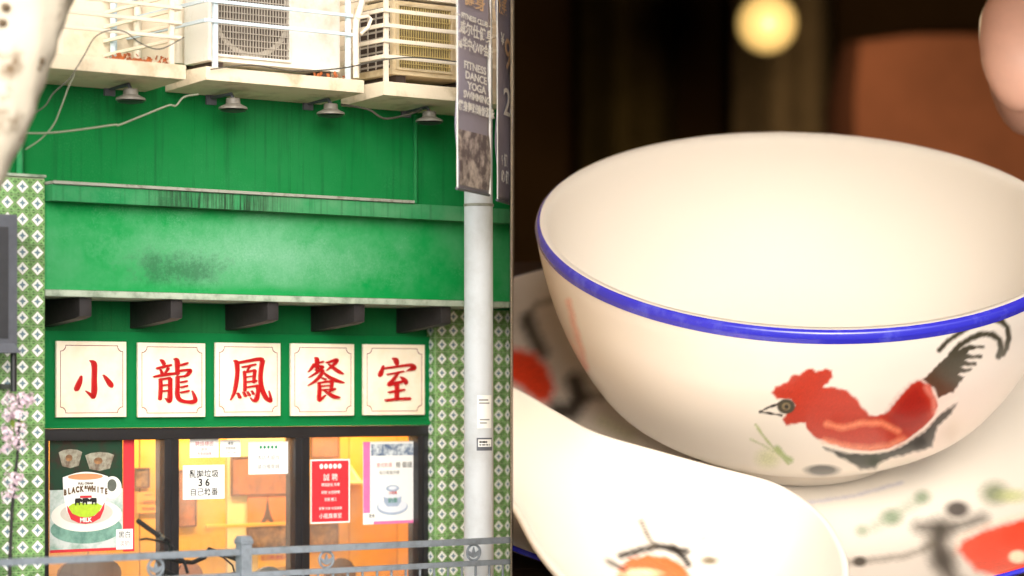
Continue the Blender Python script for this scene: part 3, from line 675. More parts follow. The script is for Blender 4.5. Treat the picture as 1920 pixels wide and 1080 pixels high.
pos = {'小': 'first', '龍': 'second', '鳳': 'middle', '餐': 'fourth', '室': 'last'}
for ch, (x0, y0, x1, y1) in PLR.items():
    Yp = -0.11
    X0, X1 = PX(x0, Yp), PX(x1, Yp); pm_ = (x0 + x1) / 2
    Z1, Z0 = PZ(pm_, y0, Yp), PZ(pm_, y1, Yp)
    T = empty('sign_plate', ((X0 + X1) / 2, -0.055, Z0), f'cream square sign plate with red character {ch}, {pos[ch]} of the five', 'sign', 'cream sign plates on the green board')
    box('backing', X0 + 0.02, X1 - 0.02, Yp + 0.03, -0.052, Z0 + 0.02, Z1 - 0.02, M_plateedge, T)
    box('panel', X0, X1, Yp, Yp + 0.03, Z0, Z1, M_plate, T, bevel=0.004)
    W, H = X1 - X0, Z1 - Z0
    e, c, lw = 0.05 * W, 0.075 * W, 0.0042
    pts = []
    def corner(sx, sz):
        cx_, cz_ = (X0 + e, X1 - e)[sx > 0], (Z0 + e, Z1 - e)[sz > 0]
        a = [(cx_ - sx * c, cz_), (cx_ - sx * c * 0.95, cz_ - sz * c * 0.4), (cx_ - sx * c * 0.72, cz_ - sz * c * 0.72), (cx_ - sx * c * 0.4, cz_ - sz * c * 0.95), (cx_, cz_ - sz * c)]
        return a
    loop = corner(1, 1) + corner(1, -1)[::-1] + corner(-1, -1) + corner(-1, 1)[::-1]
    mb = MB(); m_ = len(loop); lo = np.array(loop); ctr = lo.mean(0)
    inn = lo - np.sign(lo - ctr) * lw * 1.3
    vs = [(a, Yp - 0.002, b) for a, b in lo] + [(a, Yp - 0.002, b) for a, b in inn]
    mb.add(vs, [(i, (i + 1) % m_, (i + 1) % m_ + m_, i + m_) for i in range(m_)])
    obj('border_line', mb, M_line, T)
    (a0, b0, a1, b1), sts = CH[ch]
    mb = MB()
    for k, s_ in enumerate(sts):
        def fx(px_, py_, yy, a0=a0, b0=b0, a1=a1, b1=b1): return (X0 + (px_ - a0) / (a1 - a0) * W, yy, Z1 - (py_ - b0) / (b1 - b0) * H)
        stroke(mb, s_, fx, Yp - 0.018 - 0.0004 * k, Yp + 0.002)
    obj('character', mb, M_red, T)

# ------------------------------------------------------------------ ledges, railings and air conditioners above
YL = -1.28
box('upper_storey_wall', xl, XA(0.15), 0.12, 0.4, zu1 - 0.1, 7.5, M_cream, B)
led = []
for k, (p0, p1, pt_, pb_) in enumerate(((-260, 349, 110, 138), (386, 683, 137, 162), (720, 1010, 158, 184))):
    X0, X1 = PX(p0, YL), min(PX(p1, YL), XA(YL)); pc = (max(p0, 85) + min(p1, 860)) / 2
    Z1, Z0 = PZ(pc, pt_, YL), PZ(pc, pb_, YL)
    mb = MB(); s0 = Z0 - 0.03
    mb.hexa([(X0, 0.2, s0 - 0.05), (X1, 0.2, s0 - 0.05), (X1, YL, Z0), (X0, YL, Z0)], [(X0, 0.2, Z1), (X1, 0.2, Z1), (X1, YL, Z1), (X0, YL, Z1)])
    obj('ledge', mb, M_concrete, B, bevel=0.012, smooth=30)
    led.append((X0, X1, Z0, Z1))
# moss and rust runs under ledge edge: dry leaves lying on the ledges
def leaves(name, x0, x1, y0, y1, z, n, label):
    mb = MB()
    for _ in range(n):
        c = np.array([random.uniform(x0, x1), random.uniform(y0, y1), z + random.uniform(0.01, 0.06)])
        a = rng.normal(size=3); a /= np.linalg.norm(a); b = np.cross(a, rng.normal(size=3)); b /= np.linalg.norm(b)
        s_ = random.uniform(0.014, 0.034)
        mb.add([c - a * s_, c + b * s_ * 0.6, c + a * s_, c - b * s_ * 0.6 + np.array([0, 0, 0.01])], [(0, 1, 2, 3)])
    o = obj(name, mb, M_rust, recalc=False); tag(o, label, 'leaves', kind='stuff')
leaves('dry_leaves', led[0][1] - 0.55, led[0][1] - 0.05, YL + 0.05, YL + 0.4, led[0][3], 110, 'dry orange leaves heaped at the end of the first ledge')
leaves('dry_leaves', led[1][1] - 0.35, led[1][1] - 0.05, YL + 0.03, YL + 0.4, led[1][3], 22, 'few dry leaves on the ledge between the two air conditioners')

def rail_set(name, X0, X1, Z, zs, yf, m, label, posts, side0=False, side1=False, r=0.016, flat_=False):
    T = empty(name, ((X0 + X1) / 2, yf, Z), label, 'railing', 'railings on the ledges')
    for dz in zs:
        box('rail', X0, X1, yf - 0.012, yf + 0.012, Z + dz - r, Z + dz + r, m, T, bevel=0.003)
        for flag, X in ((side0, X0), (side1, X1)):
            if flag: box('side_rail', X - 0.0118, X + 0.0118, yf + 0.013, 0.1, Z + dz - r * 0.98, Z + dz + r * 0.98, m, T)
    for X in posts:
        box('post', X - 0.02, X + 0.02, yf + 0.0125, yf + 0.045, Z + 0.001, Z + 1.2, m, T, bevel=0.003)
    return T
def zat(px, py, Z): return PZ(px, py, YL) - Z
X0, X1, Z0, Z1 = led[0]
rail_set('ledge_railing', X0 + 0.02, X1 - 0.02, Z1, [zat(345, q, Z1) for q in (70, 42, 14, -14, -42)], YL + 0.04, M_creambar, 'cream barred railing round the first ledge beside the tree', [X1 - 0.1, X1 - 1.1], side1=True, r=0.014)
X0, X1, Z0, Z1 = led[1]
rail_set('ledge_railing', X0 + 0.02, X1 - 0.10, Z1, [zat(600, q, Z1) for q in (58, 22, -14)], YL + 0.03, M_bluebar, 'pale blue rails in front of the white air conditioner', [X1 - 0.13, X0 + 0.12], side0=True, r=0.014)
X0, X1, Z0, Z1 = led[2]
rail_set('ledge_railing', X0 + 0.02, min(X1, XA(YL) - 0.01), Z1, [zat(800, q, Z1) for q in (112, 82, 54, 26, -4)], YL + 0.03, M_creambar, 'cream barred cage round the tan air conditioner by the banners', [X0 + 0.06], side0=True, r=0.017)
# bent pipe standing by the tan unit
xq = PX(667, YL)
zq = led[1][3]
T = obj('vent_pipe', MB().tube([P(668, 146, YL + 0.02), P(667, 60, YL + 0.02), P(668, 40, YL + 0.02), P(676, 15, YL + 0.02), P(688, -30, YL + 0.02)], 0.028, 10), M_creambar, smooth=50)
tag(T, 'cream bent pipe standing at the end of the second ledge', 'pipe')
T = obj('vent_pipe', MB().tube([P(668, 34, YL + 0.0), P(690, 30, YL + 0.0), P(696, 36, YL), P(690, 52, YL), P(676, 64, YL)], 0.016, 8), M_creambar, smooth=50)
tag(T, 'small cream hooked pipe beside the cage of the tan unit', 'pipe')

def ac_unit(px0, pg1, px1, pyb, pyt, yf, dep, body, fin, label, left_grid=False, full=False, legs=0.1):
    X0, X1 = PX(px0, yf), PX(px1, yf); Xg = PX(pg1, yf)
    pc = (px0 + px1) / 2
    Z0_, Z1_ = PZ(pc, pyb, yf), PZ(pc, pyt, yf)
    T = empty('air_conditioner', ((X0 + X1) / 2, yf, Z0_ - 0.05), label, 'air conditioner', 'air conditioners on the ledges')
    box('casing', X0, X1, yf + 0.02, yf + dep, Z0_, Z1_, body, T, bevel=0.012)
    # front recess behind the grille
    gx0, gx1, gz0, gz1 = X0 + 0.05, Xg - 0.02, Z0_ + 0.06, Z1_ - 0.05
    box('grille_well', gx0, gx1, yf + 0.012, yf + 0.0195, gz0, gz1, M_dark, T)
    cxm, czm = (gx0 + gx1) / 2, (gz0 + gz1) / 2; rr = min(gx1 - gx0, gz1 - gz0) / 2 * 0.95
    if not full:
        ring = MB()
        for q in range(40):
            a, b = 2 * math.pi * q / 40, 2 * math.pi * (q + 1) / 40
            ring.add([(cxm + rr * math.cos(a), yf + 0.008, czm + rr * math.sin(a)), (cxm + rr * math.cos(b), yf + 0.008, czm + rr * math.sin(b)), (cxm + rr * 1.12 * math.cos(b), yf + 0.008, czm + rr * 1.12 * math.sin(b)), (cxm + rr * 1.12 * math.cos(a), yf + 0.008, czm + rr * 1.12 * math.sin(a))], [(0, 1, 2, 3)])
        obj('fan_ring', ring, M_fin, T)
    nf = 26 if not full else 22
    fm = MB().box(-0.0042, 0.0042, -0.006, 0.006, -(gz1 - gz0) / 2, (gz1 - gz0) / 2)
    f0 = obj('grille_fin', fm, fin, T, origin=(0, 0, 0)); fme = f0.data; bpy.data.objects.remove(f0)
    for q in range(nf): inst('grille_fin', fme, (gx0 + (gx1 - gx0) * (q + 0.5) / nf, yf + 0.004, czm), T)
    bmz = MB().box(-(gx1 - gx0) / 2, (gx1 - gx0) / 2, -0.003, 0.003, -0.004, 0.004)
    f0 = obj('grille_bar', bmz, fin, T, origin=(0, 0, 0)); fme2 = f0.data; bpy.data.objects.remove(f0)
    nb = 14 if not full else 7
    for q in range(nb): inst('grille_bar', fme2, (cxm, yf - 0.006, gz0 + (gz1 - gz0) * (q + 0.5) / nb), T)
    fr_ = MB()
    for q in ((gx0 - 0.02, gx1 + 0.02, gz1, gz1 + 0.02), (gx0 - 0.02, gx1 + 0.02, gz0 - 0.02, gz0), (gx0 - 0.02, gx0, gz0, gz1), (gx1, gx1 + 0.02, gz0, gz1)):
        fr_.box(q[0], q[1], yf - 0.012, yf + 0.0195, q[2], q[3])
    obj('grille_frame', fr_, body, T)
    if left_grid:
        box('side_well', X0 - 0.004, X0 - 0.0005, yf + 0.06, yf + dep - 0.05, gz0, gz1, M_dark, T)
        for q in range(9):
            zz = gz0 + (gz1 - gz0) * (q + 0.5) / 9
            box('side_bar', X0 - 0.014, X0 - 0.005, yf + 0.05, yf + dep - 0.04, zz - 0.008, zz + 0.008, M_fin, T)
        for q in range(4):
            yy = yf + 0.06 + (dep - 0.11) * (q + 0.5) / 4
            box('side_bar', X0 - 0.02, X0 - 0.0145, yy - 0.008, yy + 0.008, gz0, gz1, M_fin, T)
    for q in (X0 + 0.12, X1 - 0.12):
        box('foot', q - 0.05, q + 0.05, yf + 0.06, yf + dep - 0.05, Z0_ - legs, Z0_ - 0.001, M_dark, T)
ac_unit(392, 545, 640, 124, -70, YL + 0.30, 0.42, M_acwhite, M_fin, 'white air conditioner with round fan grille behind pale blue rails', legs=0.06)
ac_unit(738, 848, 1000 if False else 905, 146, 8, YL + 0.16, 0.62, M_actan, M_fintan, 'tan air conditioner with slatted grille inside the cream cage', left_grid=True, full=True, legs=0.08)
ac_unit(742, 842, 905, 1, -90, YL + 0.2, 0.6, M_acwhite, M_fin, 'white air conditioner stacked on top of the tan unit', left_grid=True, full=True, legs=0.04)
# pipes and shutter on the wall behind the first ledge
for px, m, r in ((213, M_bluebar, 0.03), (258, M_creambar, 0.035), (335, M_creambar, 0.06)):
    T = obj('wall_pipe', MB().tube([P(px, 120, 0.02), P(px, -120, 0.02)], r, 12), m, smooth=50)
    tag(T, {213: 'pale blue pipe on the cream wall above the first ledge', 258: 'slim cream pipe on the cream wall above the first ledge', 335: 'thick cream pipe on wall behind the railing end'}[px], 'pipe', 'pipes on the cream wall')
T = empty('louvre_window', P(372, 110, 0.1), 'dark louvred opening in the cream wall behind the first railing end', 'window')
xa, xb = PX(352, 0.1), PX(384, 0.1)
box('opening', xa, xb, 0.1, 0.119, PZ(368, 130, 0.1), PZ(368, -60, 0.1), M_dark, T)
for q in range(7):
    zz = PZ(368, 112 - q * 24, 0.1); box('louvre', xa, xb, 0.05, 0.0985, zz - 0.012, zz + 0.012, M_dark if q % 2 else M_fin, T)
# flood lamps below the ledges
for k, (px, py) in enumerate(((245, 181), (437, 198), (620, 208), (805, 222))):
    yf = -0.98; c = P(px, py, yf)
    T = empty('flood_lamp', c, ('grey bell shaped lamp under the first ledge nearest the tree', 'grey bell shaped lamp under the second ledge', 'brightest grey bell shaped lamp between the second and third ledges', 'grey bell shaped lamp under the third ledge beside the banner')[k], 'lamp', 'flood lamps under the ledges')
    obj('shade', MB().lathe([(0.0, 0.062), (0.054, 0.062), (0.060, 0.055), (0.062, 0.016), (0.078, 0.006), (0.116, -0.012), (0.122, -0.02), (0.122, -0.032), (0.11, -0.032), (0.0, -0.028)], c, n=28), M_lampgrey, T, smooth=35)
    obj('lens', MB().lathe([(0.11, -0.046), (0.06, -0.056), (0.0, -0.06)], c, n=20), M_boxpanel, T, smooth=60)
    obj('arm', MB().tube([c + np.array([0, 0, 0.058]), c + np.array([0, 0.03, 0.10]), (c[0], YU - 0.002, c[2] + 0.10)], 0.016, 8), M_boxgrey, T, smooth=50)
    box('mount', c[0] - 0.05, c[0] + 0.05, YU - 0.025, YU - 0.001, c[2] + 0.04, c[2] + 0.16, M_boxgrey, T, bevel=0.004)

# ------------------------------------------------------------------ cables
def cable(pts, Y, r, m, label):
    p = [P(a, b, Y) if not isinstance(Y, (list, tuple)) else P(a, b, Y[i]) for i, (a, b) in enumerate(pts)]
    q = []
    p = np.array(p); n_ = len(p)
    for i in range(n_ - 1):
        a, b, c, d = p[max(i - 1, 0)], p[i], p[i + 1], p[min(i + 2, n_ - 1)]
        for f in np.linspace(0, 1, 6, endpoint=False): q.append(0.5 * ((2 * b) + (c - a) * f + (2 * a - 5 * b + 4 * c - d) * f * f + (-a + 3 * b - 3 * c + d) * f ** 3))
    q.append(p[-1])
    tag(obj('cable', MB().tube(q, r, 7), m, smooth=60), label, 'cable', 'loose cables by the tree')
cable([(-30, 240), (45, 249), (95, 249), (150, 243), (215, 234), (222, 235), (265, 218), (315, 198), (330, 198), (345, 182), (372, 177)], -1.45, 0.007, M_wire, 'pale grey cable sagging from the tree to the second ledge')
cable([(60, 215), (85, 198), (100, 175), (130, 148), (145, 125), (160, 100), (178, 70), (205, 57), (235, 60), (262, 80), (300, 92), (345, 70)], -1.45, 0.005, M_wiredark, 'dark cable looping up over the first ledge railing')
cable([(48, 280), (75, 262), (100, 235), (115, 200), (128, 165), (140, 140)], -1.42, 0.005, M_wire, 'thin cable hanging down in front of the green wall')
cable([(395, 130), (470, 122), (550, 133), (640, 128), (720, 112), (780, 108), (860, 116)], -1.33, 0.006, M_wiredark, 'dark cable strung along the second and third ledges')
cable([(640, 196), (690, 205), (720, 222), (760, 216), (790, 206)], -0.95, 0.010, M_wiredark, 'dark cable drooping under the third ledge between two lamps')

# ------------------------------------------------------------------ plane tree trunk
Yt = -3.3
T = empty('plane_tree', (PX(-170, Yt), Yt, -0.0), 'mottled pale plane tree trunk leaning across the upper corner', 'tree')
tp = [(-330, 1330), (-260, 900), (-180, 560), (-100, 360), (-50, 250), (-10, 170), (15, 100), (35, 30), (62, -60), (110, -190), (150, -330)]
tr_ = [0.52, 0.42, 0.36, 0.335, 0.325, 0.32, 0.32, 0.32, 0.34, 0.30, 0.22]
pts = [P(a, b, Yt) for a, b in tp]; pts[0][2] = -0.05
q = []; rr_ = []
p = np.array(pts)
for i in range(len(p) - 1):
    a, b, c, d = p[max(i - 1, 0)], p[i], p[i + 1], p[min(i + 2, len(p) - 1)]
    for f in np.linspace(0, 1, 8, endpoint=False):
        q.append(0.5 * ((2 * b) + (c - a) * f + (2 * a - 5 * b + 4 * c - d) * f * f + (-a + 3 * b - 3 * c + d) * f ** 3)); rr_.append(tr_[i] * (1 - f) + tr_[i + 1] * f)
rr_ = [r * (1 + 0.025 * math.sin(i * 0.23)) for i, r in enumerate(rr_)]
mb = MB().tube(q, rr_, 40)
o = obj('trunk', mb, M_bark, T, smooth=60)
v = np.empty(len(o.data.vertices) * 3); o.data.vertices.foreach_get('co', v); v = v.reshape(-1, 3)
v += 0.012 * np.sin(v[:, [1, 2, 0]] * 11) + 0.006 * np.sin(v[:, [2, 0, 1]] * 29); o.data.vertices.foreach_set('co', v.ravel())
knot = mat('bark_knot', srgb(110, 92, 70), 0.9, 0.4, scale=25)
for px, py, s_ in ((88, 68, 0.045), (68, 112, 0.05), (68, 128, 0.03), (22, 236, 0.035), (48, 27, 0.03), (4, 42, 0.03), (10, 13, 0.03)):
    c = P(px, py, Yt - 0.27 if px < 80 else Yt - 0.2)
    obj('bark_knot', MB().lathe([(0.0, 0.02), (s_ * 0.6, 0.018), (s_, 0.0), (s_ * 1.05, -0.05)], c, ax=-FWD, n=14), knot, T, smooth=60)
for k, (a, b, l_) in enumerate(((0.9, 0.3, 2.6), (-0.8, -0.5, 2.2), (0.2, -0.7, 2.4))):
    s0 = pts[-1 - (k % 2)]
    obj('limb', MB().tube([s0, s0 + np.array([a * 0.5, b * 0.5, 0.8]), s0 + np.array([a * 1.2, b * 1.2, l_]), s0 + np.array([a * 1.6, b * 1.7, l_ + 1.4])], [0.2, 0.15, 0.10, 0.04], 16), M_bark, T, smooth=60)

# ------------------------------------------------------------------ charcoal box sign and blossoms by the pillar
Yb = -1.1
T = empty('box_sign', P(0, 660, Yb), 'charcoal metal box sign cut off beside the tiled pillar', 'sign')
xa, xb = PX(-60, Yb), PX(33, Yb); za, zb_ = PZ(20, 658, Yb), PZ(20, 402, Yb)
box('case', xa, xb, Yb, Yb + 0.22, za, zb_, M_boxgrey, T, bevel=0.012)
box('face_panel', xa + 0.03, xb - 0.085, Yb - 0.012, Yb - 0.0005, za + 0.1, zb_ - 0.10, M_boxpanel, T, bevel=0.004)
text('S', 0.22, PX(-17, Yb), Yb - 0.016, PZ(0, 468, Yb), M_print_white, T, bold=0.01)
obj('hood', MB().hexa([(xa, Yb - 0.03, za - 0.015), (xb + 0.02, Yb - 0.03, za - 0.015), (xb + 0.02, Yb + 0.23, za - 0.015), (xa, Yb + 0.23, za - 0.015)], [(xa, Yb - 0.005, za + 0.06), (xb - 0.03, Yb - 0.005, za + 0.06), (xb - 0.03, Yb + 0.2, za + 0.06), (xa, Yb + 0.2, za + 0.06)]), M_boxgrey, T)
obj('bracket', MB().tube([(PX(36, Yb), Yb + 0.1, za - 0.01), (PX(36, Yb), Yb + 0.1, za - 0.32)], 0.026, 10), M_frame, T, smooth=50)
box('bracket_plate', PX(36, Yb) - 0.02, PX(36, Yb) + 0.02, Yb + 0.125, -0.786, za - 0.30, za - 0.26, M_frame, T)
Yb = -1.35
T = empty('blossom_branch', P(30, 950, Yb), 'pink and white blossoms on a dark stem in front of the tiled pillar', 'plant')
obj('stem', MB().tube([P(14, 1500, Yb), P(18, 1080, Yb), P(22, 960, Yb), P(28, 900, Yb), P(34, 840, Yb), P(36, 770, Yb), P(35, 735, Yb)], [0.02, 0.016, 0.014, 0.013, 0.012, 0.01, 0.006], 8), M_bracket, T, smooth=60)
M_pet = mat('pink_petal', srgb(238, 218, 224), 0.6, col2=srgb(216, 180, 200), scale=14, thr=(0.4, 0.65))
M_leafg = mat('fresh_leaf', srgb(132, 150, 60), 0.5, 0.2)
for (px, py, s_) in ((22, 752, 0.06), (45, 748, 0.055), (30, 772, 0.065), (14, 775, 0.05), (52, 752, 0.045), (14, 812, 0.055), (36, 800, 0.05), (24, 832, 0.045), (6, 835, 0.05), (38, 832, 0.045), (22, 900, 0.055), (36, 895, 0.04), (28, 925, 0.045), (12, 930, 0.04)):
    s_ *= 1.3; c = P(px, py, Yb - 0.05 + random.uniform(-0.04, 0.04)); mb = MB()
    for _ in range(26):
        d = rng.normal(size=3); d /= np.linalg.norm(d); a = np.cross(d, rng.normal(size=3)); a /= np.linalg.norm(a)
        o_ = c + d * s_ * random.uniform(0.35, 1.0); l_ = s_ * 0.42
        b = np.cross(d, a)
        mb.add([o_ - a * l_ * 0.3, o_ + b * l_ * 0.6 + d * l_ * 0.3, o_ + a * l_ + d * l_ * 0.5, o_ - b * l_ * 0.6 + d * l_ * 0.3], [(0, 1, 2, 3)])
    obj('blossom', mb, M_pet, T, recalc=False)
for (px, py) in ((18, 795), (48, 790), (20, 858), (40, 868), (16, 880)):
    c = P(px, py, Yb); a = rng.normal(size=3) * 0.05; b = rng.normal(size=3) * 0.02
    obj('leaf', MB().add([c, c + a * 0.5 + b, c + a, c + a * 0.5 - b], [(0, 1, 2, 3)]), M_leafg, T, recalc=False)

# ------------------------------------------------------------------ street pole with banners
Yp = -1.95
xa, xb = PX(870, Yp), PX(925, Yp); xc = (xa + xb) / 2; r = (xb - xa) / 2 * 0.80
T = empty('street_pole', (xc, Yp, 0), 'pale grey painted street pole in front of the tiled pillar', 'pole')
obj('shaft', MB().tube([(xc, Yp, 0), (xc, Yp, 2.5), (xc - 0.01, Yp, 7.5)], [r * 1.04, r, r * 0.95], 36), M_pole, T, smooth=50)
obj('base_flange', MB().lathe([(r * 1.05, 0.4), (r * 1.25, 0.35), (r * 1.3, 0.02), (r * 1.7, 0.02), (r * 1.7, 0.0)], (xc, Yp, 0.0), n=32), M_pole, T, smooth=35)
obj('strap', MB().lathe([(r + 0.001, -0.012), (r + 0.005, -0.01), (r + 0.005, 0.01), (r + 0.001, 0.012)], (xc, Yp, PZ(896, 385, Yp)), n=32), M_metalgrey, T, smooth=35)
def curved_sticker(px0, py0, px1, py1, m, lab, rows):
    T2 = empty('sticker', P((px0 + px1) / 2, (py0 + py1) / 2, Yp - r), lab, 'sticker', 'stickers on the street pole')
    # angles on the cylinder as seen from the camera
    def ang(px):
        u = (px - 897.5) / 27.5; return math.asin(max(-0.97, min(0.97, u)))
    a0, a1 = ang(px0), ang(px1); z0, z1 = PZ(897, py1, Yp - r * 0.8), PZ(897, py0, Yp - r * 0.8)
    def pt(a, z, e): return np.array([xc, Yp, 0]) + (r + e) * (math.sin(a) * RIGHT - math.cos(a) * FWD) + np.array([0, 0, z])
    k = 8; mb = MB()
    vs = [pt(a0 + (a1 - a0) * i / k, z, 0.003) for i in range(k + 1) for z in (z0, z1)]
    mb.add(vs, [(2 * i, 2 * i + 2, 2 * i + 3, 2 * i + 1) for i in range(k)])
    obj('sheet', mb, m, T2, recalc=False)
    for (u0, v0, u1, v1, mm) in rows:
        mb = MB(); vs = [pt(a0 + (a1 - a0) * (u0 + (u1 - u0) * i / 4), z0 + (z1 - z0) * (1 - v_), 0.0045) for i in range(5) for v_ in (v1, v0)]
        mb.add(vs, [(2 * i, 2 * i + 2, 2 * i + 3, 2 * i + 1) for i in range(4)]); obj('printed_line', mb, mm, T2, recalc=False)
curved_sticker(895, 741, 921, 803, M_white, 'white paper sticker stuck on the street pole', [(0.1, 0.12, 0.7, 0.17, M_grey), (0.1, 0.22, 0.8, 0.26, M_grey), (0.15, 0.72, 0.8, 0.76, M_grey), (0.15, 0.82, 0.6, 0.86, M_grey)])
curved_sticker(894, 821, 922, 845, M_boxgrey, 'small dark bordered number plate sticker low on the pole', [(0.08, 0.12, 0.92, 0.7, M_print_white), (0.15, 0.25, 0.6, 0.4, M_black), (0.15, 0.5, 0.8, 0.6, M_black)])

def banner(name, pxL, pyLb, pxR, v0, slope_deg, cutR, label, rows, photo):
    """cloth banner hung from arms on the pole, turned nearly edge-on to the road"""
    a = math.radians(slope_deg); du, dv = math.sin(a), math.cos(a)
    u0 = (pxL - 960) / F * v0
    k = (pxR - 960) / F
    s1 = (k * v0 - u0) / (du - k * dv)
    zb = (HOR - pyLb) / F * v0; zt_ = zb + 2.6
    T = empty(name, CW(u0, v0, zb), label, 'banner', 'banners on the street pole')
    nrm = np.array([dv, 0, 0])
    N = RIGHT * (-dv) + FWD * (du); N = -N if (N @ FWD) > 0 else N
    def pt(s, z, e=0.0): return CW(u0 + s * du, v0 + s * dv, z) + N * e
    mb = MB(); ns = 14
    def wav(s, z): return 0.010 * math.sin(z * 5 + s * 6) + 0.006 * math.sin(z * 11)
    nz = 40
    vs = [pt(s1 * i / ns, zb + (zt_ - zb) * j / nz, wav(s1 * i / ns, zb + (zt_ - zb) * j / nz)) for j in range(nz + 1) for i in range(ns + 1)]
    fs = [(j * (ns + 1) + i, j * (ns + 1) + i + 1, (j + 1) * (ns + 1) + i + 1, (j + 1) * (ns + 1) + i) for j in range(nz) for i in range(ns)]
    mb.add(vs, fs); o = obj('cloth', mb, M_banner, T, smooth=60, recalc=False)
    sol = o.modifiers.new('thick', 'SOLIDIFY'); sol.thickness = 0.004; sol.offset = -1 
    obj('hem', MB().tube([pt(0 - 0.01, zb - 0.005), pt(s1 + 0.0, zb - 0.005)], 0.012, 8), M_boxgrey, T, smooth=50)
    obj('side_cord', MB().tube([pt(-0.004, zb, wav(0, zb)), pt(-0.004, zt_, 0)], 0.006, 6), M_print_white, T, smooth=50)
    if cutR: obj('side_edge', MB().tube([pt(s1 + 0.012, zb), pt(s1 + 0.012, zt_)], 0.014, 6), M_print_white, T, smooth=50)
    obj('support_arm', MB().tube([pt(-0.02, zt_ + 0.01), pt(s1, zt_ + 0.01)], 0.016, 8), M_metalgrey, T, smooth=50)
    xax = RIGHT * du + FWD * dv
    rot = Matrix((xax.tolist(), (-N).tolist(), (0, 0, 1))).transposed().to_4x4()
    for (fs_, pyc, s_, hgt, mm, sx) in rows:
        me = text_mesh(s_, hgt, bold=0.002, sx=sx); me.materials.clear(); me.materials.append(mm)
        sc = s1 * fs_; vv = v0 + sc * dv
        zz = (HOR - pyc) / F * vv
        o = inst('lettering', me, pt(sc, zz, 0.016 + wav(sc, zz)), T); o.rotation_euler = rot.to_euler()
    if photo:
        p0, p1 = photo
        za, zb2 = (HOR - p1) / F * v0, (HOR - p0) / F * v0
        mb = MB(); nn = 8
        vs = [pt(s1 * (0.02 + 0.96 * i / nn), za + (zb2 - za) * j / nn, 0.006 + wav(s1 * i / nn, za + (zb2 - za) * j / nn)) for j in range(nn + 1) for i in range(nn + 1)]
        mb.add(vs, [(j * (nn + 1) + i, j * (nn + 1) + i + 1, (j + 1) * (nn + 1) + i + 1, (j + 1) * (nn + 1) + i) for j in range(nn) for i in range(nn)])
        obj('photo_print', mb, mat('banner_photo_print', srgb(96, 84, 88), 0.6, col2=srgb(206, 192, 186), scale=7, thr=(0.42, 0.62)), T, smooth=60, recalc=False)
    return T
M_goldtxt = mat('pale_orange_print', srgb(226, 190, 150), 0.6, 0.05)
banner('street_banner', 857, 352, 917, 20.0, 20, True, 'mauve grey fitness club banner with photo foot hanging on the pole', [
    (0.52, 4, '健身', 0.13, M_goldtxt, 1.9), (0.5, 38, '— FITNESS CLUB —', 0.06, M_print_white, 1.6), (0.55, 62, '威尔仕健身', 0.115, M_print_white, 1.35), (0.55, 90, '嘉华中心VIP会所', 0.105, M_print_white, 1.05),
    (0.5, 128, 'FITNESS', 0.085, M_print_white, 1.7), (0.5, 147, 'DANCE', 0.085, M_print_white, 1.7), (0.5, 166, 'YOGA', 0.085, M_print_white, 1.7), (0.5, 184, 'SWIMMING', 0.085, M_print_white, 1.4), (0.52, 207, '健身舞蹈瑜伽游泳', 0.085, M_print_white, 1.2)], (240, 345))
banner('street_banner', 932, 374, 959.2, 21.4, 14, False, 'mauve grey banner with large cut off price beside the partition', [
    (0.35, 10, '健', 0.2, M_goldtxt, 1.6), (0.22, 75, '¥', 0.14, M_print_white, 1.4), (0.66, 105, '9', 0.38, M_goldtxt, 1.3), (0.45, 195, '2', 0.34, M_print_white, 1.6), (0.72, 214, '年', 0.10, M_print_white, 0.9), (0.45, 302, '⚲ 健', 0.12, M_print_white, 1.0), (0.45, 334, '✆ 健', 0.12, M_print_white, 1.0)], None)

# ------------------------------------------------------------------ pavement railing
Yr = -2.35
zr1 = PZ(480, 1033.5, Yr)       # centre of the top rail
zr2 = PZ(700, 1066, Yr)
T = empty('pavement_railing', (PX(457, Yr), Yr, 0), 'grey metal pavement railing with round lotus medallions along the kerb', 'railing')
xe = XA(Yr) - 0.01; xs = PX(-250, Yr)
xpost = PX(457, Yr)
posts = [xpost + k * 2.35 for k in (-1, 0, 1)]
for a, b in ((xs, posts[0] - 0.05), (posts[0] + 0.05, posts[1] - 0.05), (posts[1] + 0.05, xe)):
    if b <= a: continue
    box('top_rail', a, b, Yr - 0.03, Yr + 0.03, zr1 - 0.026, zr1 + 0.026, M_rail, T, bevel=0.005)
    box('second_rail', a, b, Yr - 0.025, Yr + 0.025, zr2 - 0.022, zr2 + 0.022, M_rail, T, bevel=0.005)
    box('bottom_rail', a, b, Yr - 0.025, Yr + 0.025, 0.14, 0.18, M_rail, T, bevel=0.005)
    n_ = int((b - a) / 0.135)
    for i in range(n_):
        x = a + (b - a) * (i + 0.5) / n_
        if x > PX(0, Yr) - 0.3: obj('baluster', MB().tube([(x, Yr, 0.178), (x, Yr, zr2 - 0.02)], 0.011, 8), M_rail, T, smooth=50)
for x in posts[:2]:
    po = box('post', x - 0.048, x + 0.048, Yr - 0.048, Yr + 0.048, 0.0, zr1 + 0.06, M_rail, T, bevel=0.006)
    box('post_collar', x - 0.056, x + 0.056, Yr - 0.056, Yr + 0.056, zr1 + 0.061, zr1 + 0.085, M_rail, po, bevel=0.006)
    obj('post_cap', MB().hexa([(x - 0.058, Yr - 0.058, zr1 + 0.086), (x + 0.058, Yr - 0.058, zr1 + 0.086), (x + 0.058, Yr + 0.058, zr1 + 0.086), (x - 0.058, Yr + 0.058, zr1 + 0.086)], [(x - 0.04, Yr - 0.04, zr1 + 0.125), (x + 0.04, Yr - 0.04, zr1 + 0.125), (x + 0.04, Yr + 0.04, zr1 + 0.125), (x - 0.04, Yr + 0.04, zr1 + 0.125)]), M_rail, po, bevel=0.006, smooth=40)
